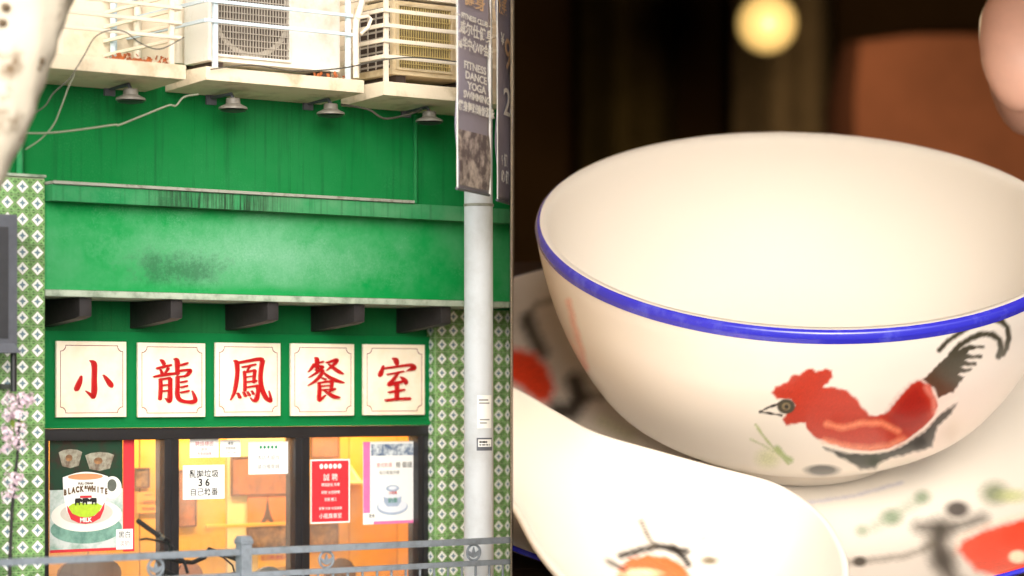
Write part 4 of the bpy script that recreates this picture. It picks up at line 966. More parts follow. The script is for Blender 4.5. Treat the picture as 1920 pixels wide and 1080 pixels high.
zm = (zr1 + zr2) / 2
for px in (292, 612, 888):
    x = PX(px, Yr); rr = (zr1 - zr2) / 2 - 0.02
    c = np.array([x, Yr, zm])
    ring = [c + 0.066 * np.array([math.cos(a), 0, math.sin(a)]) for a in np.linspace(0, 2 * math.pi, 33)]
    md = obj('medallion', MB().tube(ring, 0.011, 8, cap=False), M_rail, T, smooth=60)
    pet = MB()
    for aa in (-0.75, 0.0, 0.75):
        d = np.array([math.sin(aa), 0, math.cos(aa)]); e = np.array([math.cos(aa), 0, -math.sin(aa)])
        b0 = c + np.array([0, 0, -0.045])
        pts = [b0, b0 + d * 0.04 + e * 0.017, b0 + d * 0.092, b0 + d * 0.04 - e * 0.017]
        pet.prism([p_ + np.array([0, -0.008, 0]) for p_ in pts], (0, 0.016, 0))
    obj('lotus', pet, M_rail, md, bevel=0.002)

# ------------------------------------------------------------------ bicycle behind the railing
Yk = -1.75
M_bk = mat('bicycle_black_paint', srgb(30, 30, 32), 0.35, 0.2); M_rub = mat('black_rubber', srgb(34, 33, 33), 0.7, 0.2); M_chr = mat('bright_steel', srgb(200, 202, 205), 0.2, 0.05, metal=1.0)
hs = P(306, 1042, Yk)            # top of the stem
T = empty('bicycle', (hs[0] + 0.3, Yk, 0), 'black bicycle with raised handlebar parked behind the railing', 'bicycle')
W1 = np.array([hs[0] - 0.12, Yk, 0.34]); W2 = np.array([hs[0] + 0.93, Yk, 0.34])
for c in (W1, W2):
    wl = obj('wheel', MB().tube([c + 0.325 * np.array([math.cos(a), 0, math.sin(a)]) for a in np.linspace(0, 2 * math.pi, 41)], 0.016, 8, cap=False), M_rub, T, smooth=60)
    obj('rim', MB().tube([c + 0.302 * np.array([math.cos(a), 0, math.sin(a)]) for a in np.linspace(0, 2 * math.pi, 41)], 0.009, 8, cap=False), M_chr, wl, smooth=60)
    sp_ = MB()
    for k in range(18):
        a = 2 * math.pi * k / 18; sp_.tube([c + np.array([0, 0.02 * (-1) ** k, 0]), c + 0.3 * np.array([math.cos(a), 0, math.sin(a)])], 0.0018, 4)
    o = obj('spokes', sp_, M_chr, wl); o['kind'] = 'stuff'
    obj('hub', MB().tube([c - np.array([0, 0.05, 0]), c + np.array([0, 0.05, 0])], 0.02, 10), M_chr, wl, smooth=40)
hd_ = hs + np.array([0.02, 0, -0.16]); bb = np.array([hs[0] + 0.42, Yk, 0.30]); st_ = np.array([hs[0] + 0.6, Yk, 0.82])
obj('frame', MB().tube([hd_, bb], 0.018, 10).tube([hd_ + np.array([0.0, 0, 0.04]), st_ - np.array([0, 0, 0.15])], 0.016, 10).tube([bb, st_], 0.016, 10).tube([bb, W2], 0.011, 8).tube([st_ - np.array([0, 0, 0.12]), W2], 0.010, 8), M_bk, T, smooth=50)
obj('fork', MB().tube([hs + np.array([0, 0, -0.02]), hd_ + np.array([-0.02, 0, -0.12]), W1 + np.array([0, 0.04, 0])], 0.014, 10), M_bk, T, smooth=50)
obj('crank', MB().lathe([(0.0, 0.01), (0.09, 0.01), (0.09, -0.01), (0.0, -0.01)], bb, ax=(0, 1, 0), n=24), M_chr, T, smooth=30)
for s_ in (-1, 1): obj('pedal', MB().tube([bb, bb + np.array([0.12 * s_, 0.06 * s_, -0.1 * s_])], 0.01, 8).box(bb[0] + 0.12 * s_ - 0.04, bb[0] + 0.12 * s_ + 0.04, bb[1] + 0.06 * s_ - 0.03, bb[1] + 0.06 * s_ + 0.03, bb[2] - 0.1 * s_ - 0.012, bb[2] - 0.1 * s_ + 0.012), M_bk, T)
sd_ = MB().prism([st_ + np.array(q_) for q_ in ((-0.14, -0.02, 0.02), (-0.14, 0.02, 0.02), (0.02, 0.05, 0.02), (0.12, 0.08, 0.03), (0.14, 0.0, 0.03), (0.12, -0.08, 0.03), (0.02, -0.05, 0.02))], (0, 0, 0.05))
obj('saddle', sd_, M_rub, T, bevel=0.012, smooth=50)
bar = [P(262, 979, Yk - 0.12), P(300, 1006, Yk - 0.10), P(316, 1014, Yk - 0.08), P(322, 1028, Yk - 0.05), P(316, 1042, Yk - 0.02), hs, P(330, 1052, Yk + 0.04), P(360, 1055, Yk + 0.08), P(384, 1045, Yk + 0.10), P(392, 1030, Yk + 0.12), P(412, 1036, Yk + 0.14), P(448, 1050, Yk + 0.16)]
hb = obj('handlebar', MB().tube(bar, 0.0185, 10), M_bk, T, smooth=60)
obj('grip', MB().tube([P(258, 976, Yk - 0.122), P(262, 979, Yk - 0.12), P(290, 999, Yk - 0.105), P(299, 1005, Yk - 0.10)], [0.019, 0.021, 0.02, 0.021], 12), M_rub, T, smooth=50)
obj('grip', MB().tube([P(414, 1037, Yk + 0.14), P(450, 1051, Yk + 0.16)], 0.02, 12), M_rub, T, smooth=50)
obj('grip_collar', MB().tube([P(298, 1004, Yk - 0.10), P(305, 1009, Yk - 0.095)], 0.024, 12), M_chr, T, smooth=50)
obj('brake_lever', MB().tube([P(312, 1018, Yk - 0.1), P(296, 1014, Yk - 0.12), P(275, 1010, Yk - 0.13), P(262, 1012, Yk - 0.13)], 0.009, 8), M_bk, T, smooth=50)
obj('brake_lever', MB().tube([P(395, 1034, Yk + 0.1), P(420, 1046, Yk + 0.1), P(436, 1060, Yk + 0.1), P(440, 1075, Yk + 0.1)], 0.008, 8), M_rub, T, smooth=50)
obj('bell', MB().lathe([(0.0, 0.03), (0.02, 0.026), (0.03, 0.01), (0.031, 0.0), (0.0, 0.0)], P(338, 1047, Yk - 0.02), n=18), M_chr, T, smooth=50)
obj('lamp_bracket', MB().tube([P(322, 1034, Yk - 0.03), P(345, 1052, Yk - 0.05), P(352, 1075, Yk - 0.05)], 0.014, 8), M_bk, T, smooth=50)
obj('stem', MB().tube([hs + np.array([0, 0, 0.015]), hs + np.array([0.01, 0, -0.1])], 0.02, 12), M_bk, T, smooth=50)
obj('brake_cable', MB().tube([P(318, 1020, Yk - 0.1), P(336, 1036, Yk - 0.14), P(338, 1062, Yk - 0.1), P(322, 1090, Yk - 0.03), hd_], 0.004, 6), M_rub, T, smooth=50)
# ------------------------------------------------------------------ the table scene beyond the partition
def capillary(): pass
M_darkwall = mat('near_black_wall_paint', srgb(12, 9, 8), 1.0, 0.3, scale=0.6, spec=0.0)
M_backwall = mat('deep_brown_wall_paint', srgb(104, 76, 48), 0.95, 0.3, scale=0.12, spec=0.1)
M_bounce = mat('warm_bounce_paint', srgb(232, 208, 178), 0.8, 0.1, scale=0.6)  # pale surface chosen to bounce warm fill light onto bowl and plate
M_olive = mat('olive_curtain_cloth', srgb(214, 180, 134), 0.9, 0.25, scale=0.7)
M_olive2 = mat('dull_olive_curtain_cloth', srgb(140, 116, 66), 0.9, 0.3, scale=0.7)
M_booth = mat('red_brown_leather', srgb(216, 134, 98), 0.9, 0.25, scale=0.25)
M_tablewood = mat('dark_table_wood', srgb(58, 40, 30), 0.5, 0.3, scale=1.2)
V0, V1 = 18.0, 100.0
def cbox(name, u0, u1, v0, v1, w0, w1, m, parent=None, bevel=0.0):
    q = lambda u, v, w: CW(u, v, w)
    mb = MB().hexa([q(u0, v0, w0), q(u1, v0, w0), q(u1, v1, w0), q(u0, v1, w0)], [q(u0, v0, w1), q(u1, v0, w1), q(u1, v1, w1), q(u0, v1, w1)])
    return obj(name, mb, m, parent, bevel=bevel, smooth=30 if bevel else None)
WB = -2.48 + 0.0
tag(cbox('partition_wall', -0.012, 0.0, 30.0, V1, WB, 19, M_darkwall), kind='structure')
tag(cbox('partition_bounce_wall', -0.012, 0.0, V0 + 0.06, 29.999, WB, 5.2, M_bounce), kind='structure')  # seen edge-on only; cream face added to bounce fill onto the plate
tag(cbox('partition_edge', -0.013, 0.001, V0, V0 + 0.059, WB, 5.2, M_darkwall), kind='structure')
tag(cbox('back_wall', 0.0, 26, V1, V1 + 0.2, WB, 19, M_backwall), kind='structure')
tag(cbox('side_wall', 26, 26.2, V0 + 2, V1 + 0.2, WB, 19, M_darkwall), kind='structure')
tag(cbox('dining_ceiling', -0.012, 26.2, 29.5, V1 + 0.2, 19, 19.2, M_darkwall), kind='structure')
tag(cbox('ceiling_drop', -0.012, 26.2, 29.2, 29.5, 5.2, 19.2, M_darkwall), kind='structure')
tag(cbox('shade_ceiling', -0.012, 26.2, 15.0, 29.2, 5.2, 5.4, M_bounce), kind='structure')  # unseen roof added over the table front to cut the daylight there
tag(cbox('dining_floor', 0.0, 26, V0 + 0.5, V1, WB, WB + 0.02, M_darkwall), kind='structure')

# tilted table frame: origin at the foot of the bowl
TILT = math.radians(25.6)
NV = UP * math.cos(TILT) - FWD * math.sin(TILT)          # out of the table top
DV = FWD * math.cos(TILT) + UP * math.sin(TILT)          # away from the viewer along the top
vb = 23.0
RC = RP(1508, 415, vb)                                   # centre of the rim
RR = 505.0 / F * vb                                      # outer radius of the rim
HB = 0.885 * RR                                           # height of the bowl
FC = RC - NV * HB                                        # foot centre
def TW(a, b, c): return FC + RIGHT * a + DV * b + NV * c
def clip_left(o, u=0.006, fill=True):
    """the things stand hard against the partition: trim them to its face"""
    me = o.data; bm = bmesh.new(); bm.from_mesh(me)
    co = Vector((CW(u, 0, 0) - ORG[o.name]).tolist())
    r = bmesh.ops.bisect_plane(bm, geom=bm.verts[:] + bm.edges[:] + bm.faces[:], plane_co=co, plane_no=Vector((-RIGHT).tolist()), clear_outer=True)
    bm.to_mesh(me); bm.free()
def glaze(name):
    m = bpy.data.materials.new(name); m.use_nodes = True
    n = m.node_tree.nodes; l = m.node_tree.links; b = n['Principled BSDF']
    at = n.new('ShaderNodeAttribute'); at.attribute_name = 'paint'
    l.new(at.outputs['Color'], b.inputs['Base Color'])
    b.inputs['Roughness'].default_value = 0.3; b.inputs['Coat Weight'].default_value = 0.25; b.inputs['Coat Roughness'].default_value = 0.12
    b.inputs['Subsurface Weight'].default_value = 0.0
    tc = n.new('ShaderNodeTexCoord'); nz = n.new('ShaderNodeTexNoise'); nz.inputs['Scale'].default_value = 1.1; nz.inputs['Detail'].default_value = 3
    l.new(tc.outputs['Object'], nz.inputs['Vector'])
    bp = n.new('ShaderNodeBump'); bp.inputs['Strength'].default_value = 0.12; bp.inputs['Distance'].default_value = 0.05
    l.new(nz.outputs['Fac'], bp.inputs['Height']); l.new(bp.outputs[0], b.inputs['Normal']); l.new(bp.outputs[0], b.inputs['Coat Normal'])
    return m
M_glaze = glaze('painted_porcelain_glaze')
M_blue = mat('cobalt_rim_glaze', srgb(46, 44, 172), 0.22, col2=srgb(84, 88, 186), scale=3.5, thr=(0.5, 0.72), coat=0.5)
CREAM = np.array(srgb(226, 216, 202))

# painting tools: colour per vertex from soft brush shapes given in photo pixels
def seg_d(X, Y, pts):
    d = np.full(X.shape, 1e9)
    for (a, b), (c, e) in zip(pts[:-1], pts[1:]):
        vx, vy = c - a, e - b; L = vx * vx + vy * vy + 1e-9
        t_ = np.clip(((X - a) * vx + (Y - b) * vy) / L, 0, 1)
        d = np.minimum(d, np.hypot(X - a - t_ * vx, Y - b - t_ * vy))
    return d
def inside(X, Y, pts):
    r = np.zeros(X.shape, bool); n_ = len(pts)
    for i in range(n_):
        x1, y1 = pts[i]; x2, y2 = pts[(i + 1) % n_]
        if y1 == y2: continue
        c = ((y1 > Y) != (y2 > Y)) & (X < (x2 - x1) * (Y - y1) / (y2 - y1) + x1)
        r ^= c
    return r
class Paint:
    def __init__(s, X, Y, base): s.X, s.Y = X, Y; s.C = np.tile(np.array(base), (len(X), 1)); s.wob = 1.6 * np.sin(X * 0.21 + Y * 0.13) + 1.2 * np.sin(X * 0.37 - Y * 0.29)
    def put(s, a, col):
        s.C = s.C * (1 - a[:, None]) + np.array(srgb(*col)) * a[:, None]
    def poly(s, pts, col, soft=3.0, al=1.0):
        sd = seg_d(s.X, s.Y, list(pts) + [pts[0]]) * np.where(inside(s.X, s.Y, pts), 1, -1) + s.wob * 0.5
        s.put(al * np.clip(sd / (2 * soft) + 0.5, 0, 1), col)
    def line(s, pts, w, col, soft=2.0, al=1.0):
        s.put(al * np.clip((w / 2 - seg_d(s.X, s.Y, pts) + s.wob * 0.3) / (2 * soft) + 0.5, 0, 1), col)
    def blob(s, x, y, rx, ry, col, soft=0.35, al=1.0):
        d = np.hypot((s.X - x) / rx, (s.Y - y) / ry); s.put(al * np.clip((1 - d) / (2 * soft) + 0.5, 0, 1), col)
def set_paint(o, C):
    d = np.clip(np.abs(C - CREAM).sum(1) * 3, 0, 1)          # uneven pigment in the painted strokes
    k_ = np.arange(len(C)); g = 0.5 * np.sin(k_ * 0.013) * np.sin(k_ * 0.0007 + 1) + rng.normal(size=len(C)) * 0.9
    C = np.clip(C * (1 + (0.06 * d * g)[:, None]), 0, 1)
    at = o.data.color_attributes.new('paint', 'FLOAT_COLOR', 'POINT')
    at.data.foreach_set('color', np.concatenate([C, np.ones((len(C), 1))], 1).astype(np.float32).ravel())
def grid_obj(name, R, parent, m, close=True, flip=False):
    """rings (k, n, 3) to a smooth mesh; returns object"""
    k, n_ = R.shape[:2]
    v = R.reshape(-1, 3); org = v.mean(0)
    i = np.arange(k - 1)[:, None] * n_; j = np.arange(n_ if close else n_ - 1)[None, :]; j2 = (j + 1) % n_
    f = np.stack([i + j, i + j2, i + n_ + j2, i + n_ + j], -1).reshape(-1, 4)
    if flip: f = f[:, ::-1]
    me = bpy.data.meshes.new(name); me.from_pydata((v - org).tolist(), [], f.tolist())
    me.materials.append(m); me.polygons.foreach_set('use_smooth', np.ones(len(me.polygons), bool)); me.update()
    o = bpy.data.objects.new(name, me); COL.objects.link(o); place(o, org, parent)
    return o
def spline(pts, n_):
    p = np.array(pts, float); k = len(p); out = []
    d = np.r_[0, np.cumsum(np.linalg.norm(np.diff(p, axis=0), axis=1))]
    for s_ in np.linspace(0, d[-1], n_):
        i = min(max(np.searchsorted(d, s_) - 1, 0), k - 2); f = (s_ - d[i]) / (d[i + 1] - d[i])
        a, b, c, e = p[max(i - 1, 0)], p[i], p[i + 1], p[min(i + 2, k - 1)]
        out.append(0.5 * ((2 * b) + (c - a) * f + (2 * a - 5 * b + 4 * c - e) * f * f + (-a + 3 * b - 3 * c + e) * f ** 3))
    return np.array(out)

# ---- bowl
Bw = empty('rooster_bowl', FC, 'large white porcelain bowl with cobalt rim and painted red rooster', 'bowl')
prof = [(x * RR, HB + z * RR) for x, z in ((0.995, -0.045), (0.986, -0.10), (0.968, -0.18), (0.940, -0.28), (0.903, -0.38), (0.852, -0.49), (0.793, -0.59), (0.72, -0.68), (0.61, -0.755), (0.51, -0.795), (0.455, -0.81))]
pr = spline(prof, 150)
af = np.concatenate([np.linspace(-math.pi, 0, 760, endpoint=False), np.linspace(0, math.pi, 200, endpoint=False)])   # front half dense
ca, sa = np.cos(af), np.sin(af)
R = FC[None, None] + pr[:, None, :1] * (ca[None, :, None] * RIGHT + sa[None, :, None] * DV) + pr[:, None, 1:] * NV
o = grid_obj('body', R, Bw, M_glaze, flip=True)
V = R.reshape(-1, 3); X, Y = project(V); front = np.tile(af < 0, len(pr))
pa = Paint(X, Y, CREAM)
cv = lambda L: [(1400 + a / 3.0, 560 + b / 3.0) for a, b in L]
RB, RD, DK, OL = (176, 46, 24), (134, 14, 14), (22, 20, 19), (58, 54, 38)
pa.line(cv([(1085, 290), (1130, 240), (1200, 190), (1260, 155), (1320, 132), (1380, 118), (1430, 124)]), 9, OL, 2.5)
pa.line(cv([(1380, 118), (1430, 124), (1465, 160), (1475, 220), (1462, 280), (1440, 315)]), 10, OL, 2.5)
pa.line(cv([(1150, 318), (1200, 262), (1260, 222), (1320, 200), (1380, 200), (1420, 230), (1432, 280), (1418, 325)]), 11, OL, 2.5)
pa.poly(cv([(990, 455), (1080, 365), (1150, 310), (1230, 265), (1260, 262), (1335, 262), (1340, 275), (1250, 292), (1235, 312), (1325, 318), (1325, 332), (1220, 345), (1290, 360), (1290, 374), (1200, 385), (1265, 395), (1250, 410), (1190, 425), (1225, 440), (1200, 470), (1165, 525), (1080, 555), (1050, 500)]), OL, 2.0)
pa.poly(cv([(430, 835), (560, 868), (700, 872), (800, 860), (900, 815), (1000, 745), (1080, 655), (1185, 588), (1150, 650), (1070, 720), (1045, 835), (900, 875), (800, 900), (750, 920), (720, 960), (640, 960), (600, 930), (520, 890)]), DK, 3.5)
body_ = cv([(140, 530), (160, 495), (240, 465), (250, 435), (300, 425), (330, 398), (370, 395), (390, 410), (440, 395), (480, 405), (485, 440), (460, 475), (430, 495), (500, 500), (560, 515), (610, 555), (650, 610), (690, 655), (740, 660), (790, 640), (830, 590), (880, 530), (930, 480), (980, 460), (1030, 490), (1060, 550), (1075, 600), (1050, 670), (1000, 720), (930, 780), (860, 830), (780, 850), (680, 858), (580, 845), (500, 822), (420, 795), (370, 770), (340, 730), (330, 700), (280, 700), (220, 715), (205, 680), (230, 640), (270, 600), (250, 570), (170, 560)])
pa.poly(body_, RB, 2.5)
pa.poly(cv([(800, 650), (860, 560), (930, 490), (985, 475), (1000, 540), (1040, 600), (1020, 690), (940, 750), (860, 740), (800, 700)]), RD, 12, 0.85)
pa.line(cv([(450, 705), (540, 728), (640, 700), (760, 700), (850, 745)]), 9, (240, 140, 100), 5, 0.8)
pa.line(cv([(440, 800), (560, 832), (680, 842), (800, 828), (880, 790)]), 9, (240, 150, 112), 6, 0.75)
pa.line(cv([(1010, 500), (1050, 560), (1060, 640)]), 8, (226, 150, 130), 5, 0.6)
pa.line(cv([(440, 822), (580, 858), (700, 866), (800, 850), (900, 800), (1000, 728), (1060, 665), (1120, 590), (1180, 560)]), 4, (236, 220, 204), 2.0, 0.85)
pa.line(cv([(75, 637), (120, 612), (182, 592)]), 4, DK, 1.5); pa.line(cv([(75, 637), (130, 645), (195, 656)]), 4, DK, 1.5)
pa.blob(*cv([(222, 606)])[0], 17, 14, (62, 58, 46), 0.12); pa.blob(*cv([(222, 606)])[0], 8, 7, (128, 112, 84), 0.2); pa.blob(*cv([(224, 608)])[0], 4, 4, (40, 38, 34), 0.3)
G = (150, 166, 86)
pa.line(cv([(50, 708), (100, 780), (160, 850), (235, 930)]), 4, G, 2.5, 0.9); pa.line(cv([(20, 790), (90, 822), (150, 860)]), 3, G, 2.5, 0.6); pa.line(cv([(170, 840), (215, 890), (250, 910)]), 9, (132, 160, 60), 4, 0.8); pa.blob(*cv([(120, 900)])[0], 20, 16, (196, 200, 140), 0.6, 0.7)
pa.blob(*cv([(425, 965)])[0], 31, 10, (58, 58, 56), 0.3)
pa.line([(1066, 565), (1076, 610), (1088, 650), (1098, 688)], 8, (232, 150, 122), 6, 0.75)
C = np.where(front[:, None], pa.C, CREAM)
set_paint(o, C)
# inside, rim and foot
prof_in = [(x * RR, HB + z * RR) for x, z in ((0.982, -0.0005), (0.968, 0.002), (0.956, -0.004), (0.95, -0.018), (0.943, -0.06), (0.925, -0.16), (0.89, -0.28), (0.84, -0.38), (0.76, -0.48), (0.65, -0.565), (0.5, -0.625), (0.3, -0.655), (0.0, -0.662))]
pi_ = spline(prof_in, 60); an = np.linspace(-math.pi, math.pi, 160, endpoint=False)
def ring_obj(name, prof_, m, parent, n_=220, centre=FC, paint=None, flip=False):
    an = np.linspace(-math.pi, math.pi, n_, endpoint=False)
    R_ = centre[None, None] + prof_[:, None, :1] * (np.cos(an)[None, :, None] * RIGHT + np.sin(an)[None, :, None] * DV) + prof_[:, None, 1:] * NV
    o_ = grid_obj(name, R_, parent, m, flip=flip)
    if paint is not None: set_paint(o_, np.tile(np.array(paint), (R_.shape[0] * R_.shape[1], 1)))
    return o_
M_inner = glaze('plain_porcelain_glaze'); _b = M_inner.node_tree.nodes['Principled BSDF']; _b.inputs['Roughness'].default_value = 0.55; _b.inputs['Coat Weight'].default_value = 0.0; _b.inputs['Specular IOR Level'].default_value = 0.25
ring_obj('inner_surface', pi_, M_inner, Bw, 200, paint=CREAM)
rim = spline([(x * RR, HB + z * RR) for x, z in ((0.9815, -0.0008), (0.988, -0.004), (0.994, -0.010), (0.999, -0.026), (0.998, -0.036), (0.9958, -0.0475))], 24)
ring_obj('rim', rim, M_blue, Bw, 360, flip=True)
foot = np.array([(0.458 * RR, HB - 0.808 * RR), (0.445 * RR, HB - 0.83 * RR), (0.435 * RR, HB - 0.88 * RR), (0.42 * RR, HB - 0.885 * RR), (0.38 * RR, HB - 0.885 * RR), (0.37 * RR, HB - 0.82 * RR)])
ring_obj('foot_ring', foot, M_glaze, Bw, 120, paint=CREAM, flip=True)

# ---- saucer plate
PC = TW(-0.28, 0, -0.02)
Pl = empty('rooster_plate', PC, 'wide white porcelain plate with painted roosters under the bowl', 'plate')
RPl = 1.53 * RR
pp = spline([(0.02, 0.0), (0.8 * RPl * 0.5, 0.0), (0.58 * RPl, 0.02), (0.70 * RPl, 0.09), (0.82 * RPl, 0.21), (0.92 * RPl, 0.33), (0.972 * RPl, 0.402), (0.984 * RPl, 0.419), (0.992 * RPl, 0.42)], 190)
pp = pp[pp[:, 0] > 0.3 * RPl * 0.5]
pp = np.concatenate([[(0.001, 0.0)], pp])
af = np.concatenate([np.linspace(-math.pi, 0, 900, endpoint=False), np.linspace(0, math.pi, 300, endpoint=False)])
R = PC[None, None] + pp[:, None, :1] * (np.cos(af)[None, :, None] * RIGHT + np.sin(af)[None, :, None] * DV) + pp[:, None, 1:] * NV
o = grid_obj('well', R, Pl, M_glaze)
X, Y = project(R.reshape(-1, 3)); pa = Paint(X, Y, CREAM)
BK = (20, 16, 14); RO = (230, 62, 28)
pa.line([(985, 612), (990, 590), (1008, 570), (1035, 562)], 9, (110, 100, 84), 8, 0.75); pa.line([(990, 600), (996, 620), (1008, 645), (1016, 660)], 26, BK, 12, 0.9)
pa.poly([(930, 650), (975, 655), (1003, 662), (1028, 690), (1040, 728), (1030, 755), (1005, 752), (970, 722), (930, 700)], RO, 11)
pa.line([(1045, 770), (1070, 772), (1088, 745), (1078, 715)], 34, BK, 13, 0.95); pa.line([(1088, 745), (1128, 742)], 14, BK, 9, 0.6)
pa.line([(1130, 790), (1180, 815)], 16, (190, 190, 140), 14, 0.6)
pa.poly([(1795, 1032), (1806, 1012), (1850, 992), (1920, 972), (2000, 950), (2000, 1075), (1880, 1086), (1830, 1070)], RO, 8)
pa.blob(1908, 1044, 16, 12, (250, 226, 190), 0.3); pa.line([(1790, 1040), (1798, 1008), (1848, 984), (1930, 962)], 8, (250, 214, 190), 5, 0.8)
pa.line([(1722, 988), (1765, 992), (1800, 985), (1842, 972)], 18, BK, 14, 0.9); pa.line([(1764, 995), (1758, 1020), (1768, 1050)], 44, BK, 17, 0.92); pa.line([(1768, 1050), (1785, 1085), (1800, 1100)], 28, BK, 15, 0.92)
pa.line([(1580, 1056), (1640, 1050), (1700, 1042), (1750, 1022)], 9, (84, 76, 62), 8, 0.75); pa.blob(1612, 1053, 12, 9, BK, 0.4); pa.blob(1795, 955, 22, 15, (72, 66, 64), 0.4)
pa.blob(1672, 970, 18, 14, (104, 128, 96), 0.6, 0.9); pa.line([(1640, 988), (1720, 940)], 16, (150, 164, 140), 10, 0.6); pa.blob(1730, 932, 14, 12, (120, 140, 110), 0.6, 0.8); pa.blob(1617, 995, 12, 10, (130, 150, 120), 0.6, 0.7)
pa.blob(1865, 925, 24, 20, (118, 128, 96), 0.6, 0.9); pa.blob(1900, 930, 26, 12, (184, 190, 120), 0.6, 0.7)
pa.line([(1500, 945), (1600, 930), (1690, 905)], 5, (168, 166, 190), 4, 0.6)
set_paint(o, pa.C); clip_left(o)
edge = spline([(0.9918 * RPl, 0.4198), (0.997 * RPl, 0.416), (1.0 * RPl, 0.40), (0.999 * RPl, 0.385), (0.993 * RPl, 0.36)], 10)
o = ring_obj('rim', edge, M_blue, Pl, 400, centre=PC, flip=True); clip_left(o)
und = np.array([(0.993 * RPl, 0.359), (0.9 * RPl, 0.26), (0.72 * RPl, 0.05), (0.5 * RPl, -0.06), (0.5 * RPl, -0.14), (0.44 * RPl, -0.14), (0.42 * RPl, -0.05), (0.0, -0.05)])
o = ring_obj('underside', und, M_glaze, Pl, 200, centre=PC, paint=CREAM, flip=True); clip_left(o)

# ---- soup spoon lying on the plate
outl = [(700, 640), (830, 670), (961, 733), (1041, 779), (1110, 815), (1228, 850), (1336, 880), (1440, 908), (1505, 945), (1548, 988), (1577, 1055), (1566, 1120), (1505, 1172), (1390, 1200), (1250, 1190), (1140, 1142), (1066, 1082), (1012, 1018), (965, 938), (900, 870), (800, 800), (700, 745)]
hgt = 0.95
def on_plane(px, py, hh):
    d = RIGHT * ((px - 960.0) / F) + FWD + UP * ((HOR - py) / F)
    t_ = ((PC + NV * hh - CAM) @ NV) / (d @ NV); return CAM + d * t_
ol = np.array([on_plane(a, b, hgt) for a, b in outl]); ol = np.vstack([ol, ol[:1]])
loop = spline(ol, 420)[:-1]
A0, A1 = on_plane(760, 725, hgt), on_plane(1330, 1045, hgt)
ax = A1 - A0; L2 = ax @ ax
tt = np.clip(((loop - A0) @ ax) / L2, 0, 1)
spine = A0 + tt[:, None] * ax
k = 90; rings = []; 
deep = 0.22 + 0.36 * np.clip((tt - 0.25) / 0.6, 0, 1) ** 1.2
for s_ in np.linspace(0, 1, k):
    q = 1 - s_
    base_ = spine + (loop - spine) * q
    rings.append(base_ - NV * (deep * (1 - q ** 2.4))[:, None])
R = np.array(rings)
Sp = empty('soup_spoon', TW(-2.2, -3.0, 0.1), 'white porcelain soup spoon with painted rooster lying in front of the bowl', 'spoon')
o = grid_obj('hollow', R, Sp, M_glaze, flip=True)
X, Y = project(R.reshape(-1, 3)); pa = Paint(X, Y, CREAM)
pa.poly([(1160, 1066), (1180, 1047), (1215, 1040), (1255, 1045), (1283, 1062), (1298, 1090), (1310, 1125), (1150, 1125)], (248, 106, 56), 5)
pa.blob(1200, 1075, 34, 9, (252, 226, 180), 0.5, 0.85)
pa.line([(1165, 1042), (1200, 1032), (1232, 1024), (1262, 1028), (1282, 1044), (1290, 1058)], 13, BK, 5, 0.95); pa.line([(1203, 978), (1212, 1000), (1224, 1022)], 8, (86, 72, 54), 5, 0.85); pa.line([(1262, 1030), (1288, 1034)], 12, BK, 5, 0.9)
pa.line([(1140, 1052), (1158, 1062), (1172, 1068)], 10, BK, 5, 0.8); pa.blob(1330, 1051, 15, 7, (110, 96, 70), 0.5, 0.9); pa.blob(1318, 1010, 8, 5, (214, 214, 160), 0.6, 0.7)
set_paint(o, pa.C); clip_left(o)
lip = []
for off, dn in ((0.0, 0.0), (0.02, 0.012), (0.05, 0.008), (0.065, -0.02), (0.055, -0.06)):
    d = loop - spine; d /= np.linalg.norm(d, axis=1)[:, None]
    lip.append(loop + d * off + NV * dn)
for s_ in np.linspace(0.02, 0.98, 40):
    q = 1 - s_; d = loop - spine; d2 = d / np.linalg.norm(d, axis=1)[:, None]
    lip.append(spine + d * q + d2 * 0.055 * q - NV * ((deep + 0.09) * (1 - q ** 2.4) + 0.06)[:, None])
R = np.array(lip)
o = grid_obj('outer_shell', R, Sp, M_glaze); set_paint(o, np.tile(CREAM, (R.shape[0] * R.shape[1], 1))); clip_left(o)

# ---- table under the plate
Tb = empty('slanted_table', TW(0.5, 1.0, -0.2), 'dark wooden table top sloping toward the viewer beneath the plate', 'table')
def tbx(name, a0, a1, b0, b1, c0, c1, m):
    mb = MB().hexa([TW(a0, b0, c0), TW(a1, b0, c0), TW(a1, b1, c0), TW(a0, b1, c0)], [TW(a0, b0, c1), TW(a1, b0, c1), TW(a1, b1, c1), TW(a0, b1, c1)])
    o_ = obj(name, mb, m, Tb); clip_left(o_, 0.004); return o_
for i in range(9): tbx('plank', -4.2, 7.2, -4.3 + i * 1.0, -3.32 + i * 1.0, -0.36, -0.165, M_tablewood)
tbx('under_frame', -4.0, 7.0, -4.1, 4.5, -0.60, -0.365, M_tablewood)
for a, b in ((-2.2, -3.8), (6.6, -3.8), (-2.2, 4.2), (6.6, 4.2)):
    p0 = TW(a, b, -0.5); p1 = p0.copy(); p1[2] = CAM[2] + WB + 0.021
    obj('leg', MB().tube([p1, p0], 0.16, 12), M_tablewood, Tb, smooth=40)

